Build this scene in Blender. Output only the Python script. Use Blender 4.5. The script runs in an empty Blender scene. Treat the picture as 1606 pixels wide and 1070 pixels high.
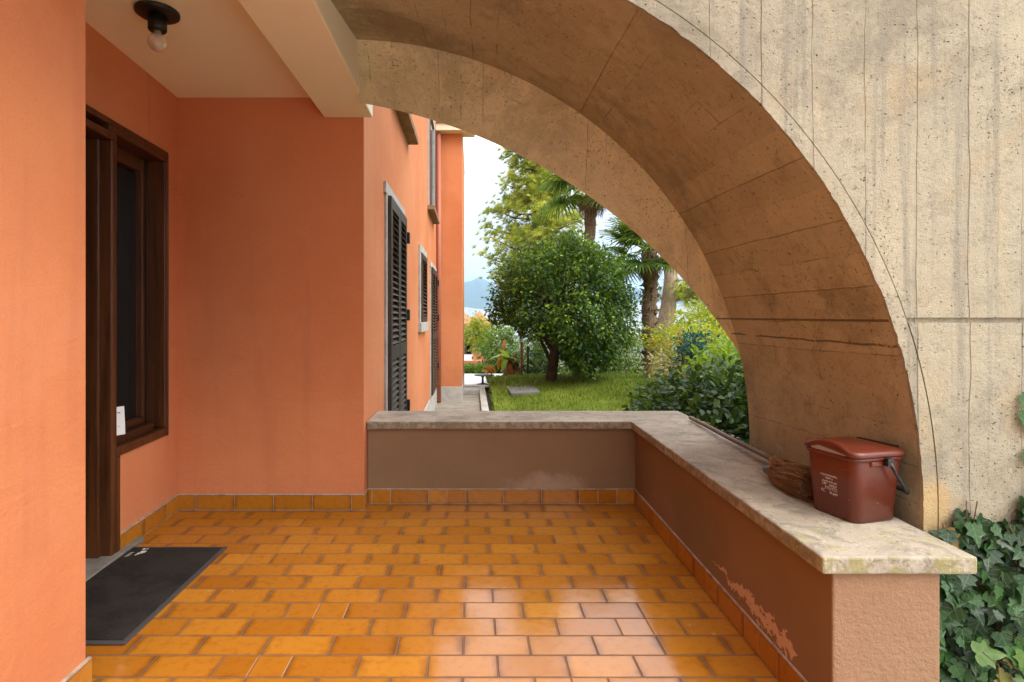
import bpy, math, random
import numpy as np
from mathutils import Vector, Matrix
sc = bpy.context.scene
R = math.radians
# ------------------------------------------------------------------ camera
cam_d = bpy.data.cameras.new("camera"); cam = bpy.data.objects.new("camera", cam_d)
sc.collection.objects.link(cam); sc.camera = cam
cam.location = (0, 0, 1.25); cam.rotation_euler = (R(90), 0, 0)
F = 890.0; CX, CY = 740.0, 495.0
cam_d.sensor_width = 36; cam_d.lens = F / 1606 * 36
cam_d.shift_x = (803 - CX) / 1606; cam_d.shift_y = (CY - 535) / 1606
cam_d.clip_start = .05; cam_d.clip_end = 20000
# ------------------------------------------------------------------ light
SUN = Vector((.70, -.55, 1.12)).normalized()
SUN_EL = math.asin(SUN.z); SUN_ROT = math.atan2(SUN.x, SUN.y)
w = bpy.data.worlds.new("World"); sc.world = w; w.use_nodes = True
wn = w.node_tree; bg = wn.nodes['Background']; bg.inputs[1].default_value = .15
sky = wn.nodes.new('ShaderNodeTexSky'); sky.sky_type = 'NISHITA'; sky.sun_disc = False
sky.sun_elevation = SUN_EL; sky.sun_rotation = SUN_ROT; sky.dust_density = 3.0; sky.altitude = 300
geo = wn.nodes.new('ShaderNodeTexCoord')
mp = wn.nodes.new('ShaderNodeMapping'); mp.inputs['Scale'].default_value = (1, 1, 2.6)
mp.inputs['Location'].default_value = (.3, .1, .2)
wn.links.new(geo.outputs['Generated'], mp.inputs['Vector'])
nz = wn.nodes.new('ShaderNodeTexNoise'); nz.inputs['Scale'].default_value = 2.4
nz.inputs['Detail'].default_value = 8; nz.inputs['Roughness'].default_value = .55
wn.links.new(mp.outputs[0], nz.inputs['Vector'])
cr = wn.nodes.new('ShaderNodeValToRGB')
cr.color_ramp.elements[0].position = .30; cr.color_ramp.elements[0].color = (.55, .55, .55, 1)
cr.color_ramp.elements[1].position = .58; cr.color_ramp.elements[1].color = (1, 1, 1, 1)
wn.links.new(nz.outputs[0], cr.inputs[0])
mx = wn.nodes.new('ShaderNodeMix'); mx.data_type = 'RGBA'
wn.links.new(cr.outputs[0], mx.inputs[0]); wn.links.new(sky.outputs[0], mx.inputs[6])
mx.inputs[7].default_value = (6.6, 6.75, 6.9, 1)
# the cloud deck is brighter on the sun's side
nv = wn.nodes.new('ShaderNodeVectorMath'); nv.operation = 'DOT_PRODUCT'; wn.links.new(geo.outputs['Generated'], nv.inputs[0]); nv.inputs[1].default_value = SUN
mr = wn.nodes.new('ShaderNodeMapRange'); mr.interpolation_type = 'SMOOTHSTEP'; wn.links.new(nv.outputs['Value'], mr.inputs[0])
mr.inputs[1].default_value = -.5; mr.inputs[2].default_value = 1.; mr.inputs[3].default_value = .95; mr.inputs[4].default_value = 1.55
sx = wn.nodes.new('ShaderNodeSeparateXYZ'); wn.links.new(geo.outputs['Generated'], sx.inputs[0])
def wmr(src, a, b, c, d):
    n_ = wn.nodes.new('ShaderNodeMapRange'); n_.interpolation_type = 'SMOOTHSTEP'; wn.links.new(src, n_.inputs[0])
    for i_, v_ in enumerate((a, b, c, d)): n_.inputs[i_ + 1].default_value = v_
    return n_.outputs[0]
def wmath(op, a, b):
    n_ = wn.nodes.new('ShaderNodeMath'); n_.operation = op
    for i_, v_ in enumerate((a, b)):
        if isinstance(v_, float): n_.inputs[i_].default_value = v_
        else: wn.links.new(v_, n_.inputs[i_])
    return n_.outputs[0]
zen = wmr(sx.outputs[2], 0., .75, .58, 1.2); gard = wmr(sx.outputs[1], -.1, .45, 0., 1.)
# overcast: dimmer toward the horizon, except over the bright valley side
k_ = wmath('ADD', wmath('MULTIPLY', zen, wmath('SUBTRACT', 1., gard)), wmath('MULTIPLY', gard, wmr(sx.outputs[2], .14, .46, .66, 1.15)))
k_ = wmath('MULTIPLY', k_, mr.outputs[0])
vm = wn.nodes.new('ShaderNodeVectorMath'); vm.operation = 'SCALE'; wn.links.new(mx.outputs[2], vm.inputs[0]); wn.links.new(k_, vm.inputs['Scale'])
wn.links.new(vm.outputs[0], bg.inputs[0])
sd = bpy.data.lights.new("sun", 'SUN'); sd.energy = 1.2; sd.angle = R(42); sd.color = (1, .93, .82)
so = bpy.data.objects.new("sun", sd); sc.collection.objects.link(so)
so.rotation_euler = SUN.to_track_quat('Z', 'Y').to_euler(); so.location = (8, 4, 12)
sc.view_settings.view_transform = 'Standard'; sc.view_settings.look = 'None'
sc.view_settings.exposure = 1.2; sc.view_settings.gamma = 1
sc.cycles.use_denoising = True
sc.cycles.max_bounces = 10; sc.cycles.diffuse_bounces = 6; sc.cycles.transparent_max_bounces = 8
sc.cycles.sample_clamp_indirect = 8
# ------------------------------------------------------------------ helpers
rng = np.random.default_rng(7); rnd = random.Random(11)
def px(x, y, Y): return Vector(((x - CX) * Y / F, Y, 1.25 - (y - CY) * Y / F))
def tag(o, label=None, cat=None, group=None, kind=None):
    if label: o['label'] = label
    if cat: o['category'] = cat
    if group: o['group'] = group
    if kind: o['kind'] = kind
    return o
def link(o, parent=None):
    sc.collection.objects.link(o)
    if parent: o.parent = parent
    return o
def empty(name, loc=(0, 0, 0), rz=0):
    o = bpy.data.objects.new(name, None); o.location = loc; o.rotation_euler = (0, 0, rz)
    o.empty_display_size = .1
    return link(o)
class MB:
    """collects geometry, builds ONE mesh object"""
    def __init__(s): s.v = []; s.f = []; s.uv = []; s.at = []; s.sm = []
    def face(s, idx, uv=None, a=0., smooth=False):
        s.f.append(tuple(idx)); s.uv.append(uv); s.at.append(a); s.sm.append(smooth)
    def pts(s, P):
        b = len(s.v); s.v += [tuple(p) for p in P]; return b
    def box(s, a, b, M=None, at=0.):
        (x0, y0, z0), (x1, y1, z1) = a, b
        P = [Vector(p) for p in ((x0,y0,z0),(x1,y0,z0),(x1,y1,z0),(x0,y1,z0),(x0,y0,z1),(x1,y0,z1),(x1,y1,z1),(x0,y1,z1))]
        if M: P = [M @ p for p in P]
        o = s.pts(P)
        for q in ((0,3,2,1),(4,5,6,7),(0,1,5,4),(1,2,6,5),(2,3,7,6),(3,0,4,7)): s.face([o + i for i in q], None, at)
        return s
    def prism(s, plan, z0, z1, at=0.):
        n = len(plan); o = s.pts([(p[0], p[1], z0) for p in plan] + [(p[0], p[1], z1) for p in plan])
        s.face([o + i for i in range(n)][::-1], None, at); s.face([o + n + i for i in range(n)], None, at)
        for i in range(n):
            j = (i + 1) % n; s.face((o + i, o + j, o + n + j, o + n + i), None, at)
        return s
    def tube(s, path, rad, n=8, cap=True, at=0., jit=0.):
        path = [Vector(p) for p in path]
        if not hasattr(rad, '__len__'): rad = [rad] * len(path)
        rings = []; up = Vector((0.13, .21, 1))
        for i, p in enumerate(path):
            d = (path[min(i + 1, len(path) - 1)] - path[max(i - 1, 0)]).normalized()
            a = d.cross(up)
            if a.length < .2: a = d.cross(Vector((1, 0, 0)))
            a.normalize(); b = d.cross(a)
            rings.append(s.pts([p + (a * math.cos(t) + b * math.sin(t)) * rad[i] * (1 + rnd.uniform(-jit, jit))
                                for t in [k * 2 * math.pi / n for k in range(n)]]))
        for i in range(len(rings) - 1):
            for k in range(n):
                l = (k + 1) % n
                s.face((rings[i] + l, rings[i] + k, rings[i + 1] + k, rings[i + 1] + l), None, at, True)
        if cap:
            s.face([rings[0] + k for k in range(n)], None, at); s.face([rings[-1] + k for k in range(n)][::-1], None, at)
        return s
    def lathe(s, prof, c=(0, 0, 0), n=28, M=None, at=0.):
        rings = []
        for r, z in prof:
            P = [Vector((c[0] + r * math.cos(2 * math.pi * k / n), c[1] + r * math.sin(2 * math.pi * k / n), c[2] + z)) for k in range(n)]
            rings.append(s.pts([M @ p for p in P] if M else P))
        for i in range(len(rings) - 1):
            for k in range(n):
                l = (k + 1) % n
                s.face((rings[i] + k, rings[i] + l, rings[i + 1] + l, rings[i + 1] + k), None, at, True)
        s.face([rings[0] + k for k in range(n)][::-1]); s.face([rings[-1] + k for k in range(n)])
        return s
    def grid(s, P, uv=None, smooth=True, at=0.):
        """P[i][j] points"""
        ni, nj = len(P), len(P[0]); o = s.pts([p for row in P for p in row])
        for i in range(ni - 1):
            for j in range(nj - 1):
                ids = (o + i * nj + j, o + (i + 1) * nj + j, o + (i + 1) * nj + j + 1, o + i * nj + j + 1)
                u = None
                if uv: u = [uv[i][j], uv[i + 1][j], uv[i + 1][j + 1], uv[i][j + 1]]
                s.face(ids, u, at, smooth)
        return s
    def build(s, name, mat, parent=None, bevel=0., seg=2, loc=None):
        me = bpy.data.meshes.new(name); me.from_pydata(s.v, [], s.f)
        if any(u is not None for u in s.uv):
            ul = me.uv_layers.new(name='UVMap'); k = 0
            for f, u in zip(s.f, s.uv):
                for i in range(len(f)):
                    ul.data[k].uv = u[i] if u else (.5, .5)
                    k += 1
        at = me.attributes.new('var', 'FLOAT', 'FACE'); at.data.foreach_set('value', np.array(s.at, dtype=np.float32))
        me.polygons.foreach_set('use_smooth', np.array(s.sm, dtype=bool))
        for m in (mat if isinstance(mat, (list, tuple)) else [mat]): me.materials.append(m)
        me.update()
        o = bpy.data.objects.new(name, me); link(o, parent)
        if loc: o.location = loc
        if bevel:
            b = o.modifiers.new('bevel', 'BEVEL'); b.width = bevel; b.segments = seg; b.limit_method = 'ANGLE'; b.angle_limit = R(40)
        return o
def scatter(name, tmpl, P, D, Nn, S, mat, parent=None, var=None, veins=False):
    """many small leaves in ONE mesh: template (verts, faces) at P, tip direction D, normal Nn, size S"""
    tv = np.array(tmpl[0], float); P = np.asarray(P, float); n = len(P); k = len(tv)
    D = np.asarray(D, float); D /= np.linalg.norm(D, axis=1)[:, None] + 1e-9
    X = np.cross(D, Nn); X /= np.linalg.norm(X, axis=1)[:, None] + 1e-9
    Z = np.cross(X, D); S = np.broadcast_to(np.asarray(S, float), (n,))[:, None, None]
    V = P[:, None, :] + S * (tv[None, :, 0:1] * X[:, None, :] + tv[None, :, 1:2] * D[:, None, :] + tv[None, :, 2:3] * Z[:, None, :])
    me = bpy.data.meshes.new(name); me.vertices.add(n * k); me.vertices.foreach_set('co', V.astype(np.float32).ravel())
    lt = [len(f) for f in tmpl[1]]; fl = np.array([i for f in tmpl[1] for i in f])
    L = (fl[None, :] + (np.arange(n) * k)[:, None]).ravel()
    me.loops.add(len(L)); me.loops.foreach_set('vertex_index', L.astype(np.int32))
    st = np.concatenate([[0], np.cumsum(lt)])[:-1]
    ST = (st[None, :] + (np.arange(n) * sum(lt))[:, None]).ravel()
    me.polygons.add(len(ST)); me.polygons.foreach_set('loop_start', ST.astype(np.int32))
    at = me.attributes.new('var', 'FLOAT', 'FACE')
    vv = rng.random(n) if var is None else np.asarray(var)
    at.data.foreach_set('value', np.repeat(vv, len(lt)).astype(np.float32))
    if veins:
        for nm_, ax in (('lx', 0), ('ly', 1)):
            av = me.attributes.new(nm_, 'FLOAT', 'POINT'); av.data.foreach_set('value', np.tile(np.abs(tv[:, 0]) if ax == 0 else tv[:, 1], n).astype(np.float32))
    me.materials.append(mat); me.update(calc_edges=True); me.validate()
    return link(bpy.data.objects.new(name, me), parent)
# ------------------------------------------------------------------ node helper
class G:
    def __init__(s, name):
        s.m = bpy.data.materials.new(name); s.m.use_nodes = True; s.t = s.m.node_tree
        s.b = s.t.nodes['Principled BSDF']; s.out = s.t.nodes['Material Output']
    def n(s, typ, ins=None, **pr):
        nd = s.t.nodes.new(typ)
        for k, v in pr.items(): setattr(nd, k, v)
        for k, v in (ins or {}).items(): s.set(nd.inputs[k], v)
        return nd
    def set(s, sock, v):
        if isinstance(v, bpy.types.NodeSocket): s.t.links.new(v, sock)
        else: sock.default_value = v
    def m2(s, op, a, b=0., c=None, clamp=False):
        i = {0: a, 1: b}
        if c is not None: i[2] = c
        return s.n('ShaderNodeMath', i, operation=op, use_clamp=clamp).outputs[0]
    def mix(s, f, a, b, mode='MIX'):
        a = (*a, 1) if isinstance(a, tuple) and len(a) == 3 else a
        b = (*b, 1) if isinstance(b, tuple) and len(b) == 3 else b
        return s.n('ShaderNodeMix', {0: f, 6: a, 7: b}, data_type='RGBA', blend_type=mode).outputs[2]
    def pos(s): return s.n('ShaderNodeNewGeometry').outputs['Position']
    def obj(s): return s.n('ShaderNodeTexCoord').outputs['Object']
    def uv(s): return s.n('ShaderNodeUVMap', uv_map='UVMap').outputs[0]
    def xyz(s, v): return s.n('ShaderNodeSeparateXYZ', {0: v}).outputs
    def vec(s, x, y, z): return s.n('ShaderNodeCombineXYZ', {0: x, 1: y, 2: z}).outputs[0]
    def scl(s, v, k): return s.n('ShaderNodeMapping', {'Vector': v, 'Scale': k}).outputs[0]
    def noise(s, v, sc_, det=4, ro=.5, dist=0., col=False):
        return s.n('ShaderNodeTexNoise', {'Vector': v, 'Scale': sc_, 'Detail': det, 'Roughness': ro, 'Distortion': dist}).outputs[1 if col else 0]
    def vor(s, v, sc_, out=0, feature='F1', rand=1.):
        return s.n('ShaderNodeTexVoronoi', {'Vector': v, 'Scale': sc_, 'Randomness': rand}, feature=feature).outputs[out]
    def ramp(s, f, stops):
        nd = s.n('ShaderNodeValToRGB', {0: f}); e = nd.color_ramp.elements
        while len(e) < len(stops): e.new(.5)
        for q, (p, c) in zip(e, stops):
            q.position = p; q.color = (c, c, c, 1) if isinstance(c, (int, float)) else (*c, 1)
        return nd.outputs[0]
    def ss(s, v, a, b):
        return s.n('ShaderNodeMapRange', {0: v, 1: a, 2: b, 3: 0., 4: 1.}, interpolation_type='SMOOTHSTEP').outputs[0]
    def bump(s, h, st, dist=.01, nrm=None):
        i = {'Height': h, 'Strength': st, 'Distance': dist}
        if nrm is not None: i['Normal'] = nrm
        return s.n('ShaderNodeBump', i).outputs[0]
    def fin(s, col=None, rough=None, nrm=None, spec=None, metal=None):
        for k, v in (('Base Color', col), ('Roughness', rough), ('Normal', nrm), ('Specular IOR Level', spec), ('Metallic', metal)):
            if v is None: continue
            if k == 'Base Color' and isinstance(v, tuple) and len(v) == 3: v = (*v, 1)
            s.set(s.b.inputs[k], v)
        return s.m
    def attr(s, a='var'): return s.n('ShaderNodeAttribute', attribute_name=a).outputs['Fac']
def plain(name, col, rough=.5, var=.12, bs=40., bst=.1, metal=0., spec=.5):
    g = G(name); o = g.obj(); n = g.noise(o, 6, 5, .6)
    c = g.mix(n, tuple(x * (1 - var) for x in col), tuple(min(1, x * (1 + var)) for x in col))
    r = g.m2('ADD', rough - .08, g.m2('MULTIPLY', g.noise(o, 14, 3), .16))
    return g.fin(c, r, g.bump(g.noise(o, bs, 4), bst, .004), spec, metal)
# ------------------------------------------------------------------ materials
def m_plaster():
    g = G('salmon_plaster'); p = g.pos()
    big = g.noise(p, .9, 5, .55); mid = g.noise(p, 5, 5, .6); fine = g.noise(p, 170, 3, .7)
    c = g.mix(g.ss(big, .3, .7), (.56, .182, .070), (.64, .238, .104))
    c = g.mix(g.m2('MULTIPLY', g.ss(mid, .5, .8), .30), c, (.64, .255, .135))
    stk = g.noise(g.scl(p, (5, 5, .45)), 1.6, 5, .6)                       # rain-washed streaks
    c = g.mix(g.m2('MULTIPLY', g.ss(stk, .52, .78), .30), c, (.40, .13, .065))
    c = g.mix(g.m2('MULTIPLY', g.ss(fine, .45, .75), .22), c, (.38, .10, .035))
    Zp = g.xyz(p)[2]
    low = g.m2('MULTIPLY', g.ss(g.m2('ADD', Zp, g.m2('MULTIPLY', g.noise(p, 6, 5, .7), .35)), .48, .16), g.ss(g.noise(p, 24, 5, .7), .40, .62))
    c = g.mix(g.m2('MULTIPLY', low, .35), c, (.36, .19, .12))                               # scuffs above the skirting
    crk = g.n('ShaderNodeTexVoronoi', {'Vector': g.n('ShaderNodeVectorMath', {0: p, 1: g.n('ShaderNodeVectorMath', {0: g.noise(p, 5, 4, .7, 0, True), 3: .25}, operation='SCALE').outputs[0]}, operation='ADD').outputs[0], 'Scale': 1.3}, feature='DISTANCE_TO_EDGE').outputs[0]
    crk = g.m2('MULTIPLY', g.ss(crk, .0022, .0006), g.ss(g.noise(p, 1.1, 3), .56, .66))
    c = g.mix(g.m2('MULTIPLY', crk, .6), c, (.20, .07, .035))                               # hairline cracks
    spk = g.m2('GREATER_THAN', g.noise(p, 130, 2, .5), .76); c = g.mix(g.m2('MULTIPLY', spk, .18), c, (.80, .55, .42))
    trow = g.noise(g.scl(p, (1, 1, 2.2)), 3.2, 4, .6, 1.2)
    h = g.m2('ADD', g.m2('ADD', g.m2('MULTIPLY', fine, .8), g.m2('MULTIPLY', g.noise(p, 38, 4, .6), .9)), g.m2('SUBTRACT', g.m2('MULTIPLY', trow, 3.0), crk))
    return g.fin(c, .88, g.bump(h, .28, .006), .2)
def m_paint():
    g = G('cream_ceiling_paint'); p = g.pos()
    n = g.noise(p, 1.6, 5, .6)
    c = g.mix(n, (.84, .75, .55), (.88, .79, .60))
    c = g.mix(g.m2('MULTIPLY', g.ss(g.noise(p, 7, 4, .6), .58, .8), .25), c, (.76, .65, .46))
    return g.fin(c, .85, g.bump(g.noise(p, 90, 4, .65), .16, .004), .2)
def concrete(name, kind):
    """kind: face / brown (vault toned as shaded) / pale (vault strip toned as lit)"""
    g = G(name); p = g.pos(); X, Y, Z = g.xyz(p); face = kind == 'face'
    def N(k, d=6, r=.65, w_=0., v=None): return g.noise(p if v is None else v, k, d, r, w_)
    def lay(c, m, k, col): return g.mix(g.m2('MULTIPLY', m, k), c, col)
    base = {'face': ((.47, .415, .295), (.37, .33, .245)), 'brown': ((.46, .415, .275), (.37, .325, .205)), 'pale': ((.72, .65, .42), (.66, .59, .37))}[kind]  # vault tones hold shade and light: brown as shaded, pale lifted as lit
    c = g.mix(g.ss(N(1.0), .36, .62), *base)
    c = lay(c, g.ss(N(3.4, 7, .7, .5), .50, .68), .55, tuple(x * 1.22 for x in base[0]))
    c = lay(c, g.ss(N(2.1, 7, .72, .7), .52, .66), .55, (.44, .30, .145) if face else (.42, .32, .17))      # rusty bloom
    c = lay(c, g.ss(N(1.5, 8, .75, .4), .49, .64), .70, tuple(x * .56 for x in base[1]))                     # grime
    c = lay(c, g.ss(N(9, 7, .78, .5), .52, .66), .45, tuple(x * .62 for x in base[1]))
    c = lay(c, g.ss(N(7.5, 7, .75, .4), .56, .72), .5, tuple(min(.75, x * 1.4) for x in base[0]))           # lime bloom
    if face:
        pv = g.scl(p, (.9, 1., 1.12))
        k = g.m2('DIVIDE', g.m2('ADD', g.m2('ADD', X, g.m2('MULTIPLY', N(1.3, 3), .05)), .045), .172); fr = g.m2('FRACT', k)
        d = g.m2('ABSOLUTE', g.m2('SUBTRACT', fr, .5))
        idn = g.n('ShaderNodeTexWhiteNoise', {'W': g.m2('FLOOR', g.m2('ADD', k, .5))}, noise_dimensions='1D').outputs[0]
        bd = g.n('ShaderNodeTexWhiteNoise', {'W': g.m2('FLOOR', k)}, noise_dimensions='1D').outputs[0]
        brk = N(3, 5, .7, 0, g.scl(p, (2, 2, .6)))
        line = g.m2('MULTIPLY', g.ss(d, .484, .497), g.ss(g.m2('ADD', brk, g.m2('MULTIPLY', idn, .5)), .58, .95))
        c = g.mix(.22, c, g.mix(bd, (.33, .295, .225), (.50, .44, .33)))
        c = lay(c, g.ss(N(2.2, 6, .65, 0, g.scl(p, (8, 8, .30))), .50, .68), .62, (.25, .235, .195))         # grey rain streaks
        c = lay(c, g.ss(N(2.6, 6, .65, 0, g.scl(p, (6, 6, .35))), .55, .72), .40, (.54, .42, .24))
        fx_ = g.m2('DIVIDE', g.m2('SUBTRACT', X, 1.535), .055); fz_ = g.m2('DIVIDE', g.m2('SUBTRACT', Z, .60), .13)
        ft = g.m2('ADD', g.m2('ADD', g.m2('MULTIPLY', fx_, fx_), g.m2('MULTIPLY', fz_, fz_)), g.m2('MULTIPLY', g.m2('SUBTRACT', g.noise(p, 22, 5, .7), .5), 2.2))
        c = lay(c, g.ss(ft, 1.2, .3), .75, (.56, .38, .17))
        s1, thr, cut, jz = 100., .20, .99, None
    else:
        U, V_, _ = g.xyz(g.uv()); uvv = g.vec(U, V_, 0.); pv = g.scl(p, (1., 1., 1.))
        k = g.m2('DIVIDE', g.m2('ADD', U, g.m2('MULTIPLY', N(2., 3), .03)), .132); fr = g.m2('FRACT', k)
        d = g.m2('ABSOLUTE', g.m2('SUBTRACT', fr, .5))
        idn = g.n('ShaderNodeTexWhiteNoise', {'W': g.m2('FLOOR', g.m2('ADD', k, .5))}, noise_dimensions='1D').outputs[0]
        bd = g.n('ShaderNodeTexWhiteNoise', {'W': g.m2('FLOOR', k)}, noise_dimensions='1D').outputs[0]
        brk = N(4.5, 6, .75, 0, uvv)
        line = g.m2('MULTIPLY', g.ss(d, .476, .497), g.ss(g.m2('ADD', brk, g.m2('MULTIPLY', idn, .34)), .60, .84))
        kv = g.m2('FRACT', g.m2('DIVIDE', g.m2('ADD', V_, g.m2('MULTIPLY', g.m2('FLOOR', k), .37)), .62))
        line = g.m2('MAXIMUM', line, g.m2('MULTIPLY', g.ss(g.m2('ABSOLUTE', g.m2('SUBTRACT', kv, .5)), .492, .499), g.ss(brk, .52, .66)))
        c = g.mix(.16, c, g.mix(bd, tuple(x * .7 for x in base[1]), tuple(x * 1.25 for x in base[0])))
        j1 = g.m2('LESS_THAN', g.m2('ABSOLUTE', g.m2('SUBTRACT', Z, 1.232)), .0045)
        zz = g.m2('ADD', g.m2('ADD', Z, -.018), g.m2('MULTIPLY', N(6, 3), .022))
        j2 = g.m2('MULTIPLY', g.m2('LESS_THAN', g.m2('ABSOLUTE', g.m2('SUBTRACT', zz, 1.14)), .004), g.ss(N(5, 3), .42, .5))
        jz = g.m2('MULTIPLY', g.m2('MAXIMUM', j1, j2), g.m2('GREATER_THAN', X, .9))
        s1, thr, cut = 74., .18, .96
    wv = g.n('ShaderNodeVectorMath', {0: N(35, 3, .6) if False else g.noise(pv, 32, 3, .6, 0, True), 3: .018}, operation='SCALE').outputs[0]
    pvd = g.n('ShaderNodeVectorMath', {0: pv, 1: wv}, operation='ADD').outputs[0]
    drift = g.ss(N(2.7, 6, .7), .42, .62)
    def holes(scale, thr, cut, gain):
        vn = g.n('ShaderNodeTexVoronoi', {'Vector': pvd, 'Scale': scale}); vc = g.xyz(vn.outputs[1])
        on = g.m2('GREATER_THAN', g.m2('ADD', vc[0], g.m2('MULTIPLY', drift, gain)), cut)
        return g.m2('MULTIPLY', on, g.m2('SUBTRACT', 1., g.ss(g.m2('DIVIDE', vn.outputs[0], g.m2('ADD', .10, g.m2('MULTIPLY', vc[1], thr))), .6, 1.15)))
    hole = g.m2('MAXIMUM', holes(s1, thr, cut, .34), g.m2('MULTIPLY', holes(s1 * 2.1, .30, .90, .40), .7))
    nick = g.m2('MULTIPLY', g.ss(g.noise(pvd, 62 if face else 40, 4, .6), .36, .31), g.ss(N(3.6, 6, .7), .40, .58))
    rough_n = N(20 if face else 11, 8, .78); fine = N(150, 4, .7)
    c = lay(c, g.ss(rough_n, .46, .36), .34, tuple(x * .62 for x in base[1]))  # hollows of the relief darkened, their shadow painted into the colour
    c = lay(c, g.ss(fine, .5, .75), .25, tuple(x * .6 for x in base[1]))
    c = lay(c, nick, .55, (.14, .10, .055)); c = lay(c, hole, .85, (.075, .05, .025)); c = lay(c, line, .42 if face else .50, (.13, .095, .055))
    if jz is not None:
        c = lay(c, jz, .8, (.11, .07, .035)); c = g.mix(g.m2('MULTIPLY', jz, g.ss(N(7, 2), .52, .6)), c, (.08, .14, .14))
    h = g.m2('SUBTRACT', g.m2('ADD', g.m2('MULTIPLY', rough_n, 1.0 if face else .45), g.m2('MULTIPLY', fine, .25)), g.m2('ADD', g.m2('ADD', hole, g.m2('MULTIPLY', nick, .7)), g.m2('MULTIPLY', line, .8)))
    if jz is not None: h = g.m2('SUBTRACT', h, jz)
    return g.fin(c, .9, g.bump(h, .8 if face else .6, .020 if face else .014), .2)
def m_tile():
    g = G('glazed_ochre_tile'); U, V, _ = g.xyz(g.uv()); a = g.attr(); p = g.pos()
    n = g.noise(p, 9, 5, .6); n2 = g.noise(p, 28, 5, .65)
    du = g.m2('MULTIPLY', g.m2('MINIMUM', U, g.m2('SUBTRACT', 1., U)), 2.)
    dv = g.m2('MINIMUM', V, g.m2('SUBTRACT', 1., V))
    e = g.m2('MINIMUM', g.m2('MULTIPLY', du, 1.0), g.m2('ADD', g.m2('MULTIPLY', dv, 1.9), .10))
    e = g.m2('ADD', e, g.m2('MULTIPLY', g.m2('SUBTRACT', n, .5), .55))
    f = g.ss(e, -.20, .24)
    warm = g.mix(a, (.33, .112, .009), (.47, .188, .019))
    c = g.mix(f, (.115, .032, .005), warm)
    c = g.mix(g.m2('MULTIPLY', g.ss(n2, .46, .74), .45), c, (.24, .065, .007))
    r = g.m2('ADD', .04, g.m2('MULTIPLY', g.noise(p, 16, 4, .6), .13))
    arr = g.m2('LESS_THAN', g.m2('MINIMUM', du, dv), .003)                       # the rounded arris has lost its glaze
    r = g.m2('MAXIMUM', r, g.m2('MULTIPLY', arr, .75)); c = g.mix(g.m2('MULTIPLY', arr, .55), c, (.10, .035, .010))
    worn = g.m2('MULTIPLY', g.ss(g.noise(p, 1.4, 6, .7), .50, .66), .16); r = g.m2('ADD', r, worn)
    grit = g.m2('GREATER_THAN', g.noise(p, 120, 2, .5), .75); c = g.mix(g.m2('MULTIPLY', grit, .5), c, (.09, .045, .02))
    h = g.m2('ADD', g.noise(p, 22, 3), g.m2('MULTIPLY', g.noise(p, 150, 3), .22))
    return g.fin(c, r, g.bump(h, .09, .004), .42)
def m_grout():
    g = G('cement_grout'); p = g.pos()
    return g.fin(g.mix(g.noise(p, 14, 5, .6), (.085, .052, .030), (.26, .175, .115)), .9, g.bump(g.noise(p, 120, 3), .3, .003), .2)
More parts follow.
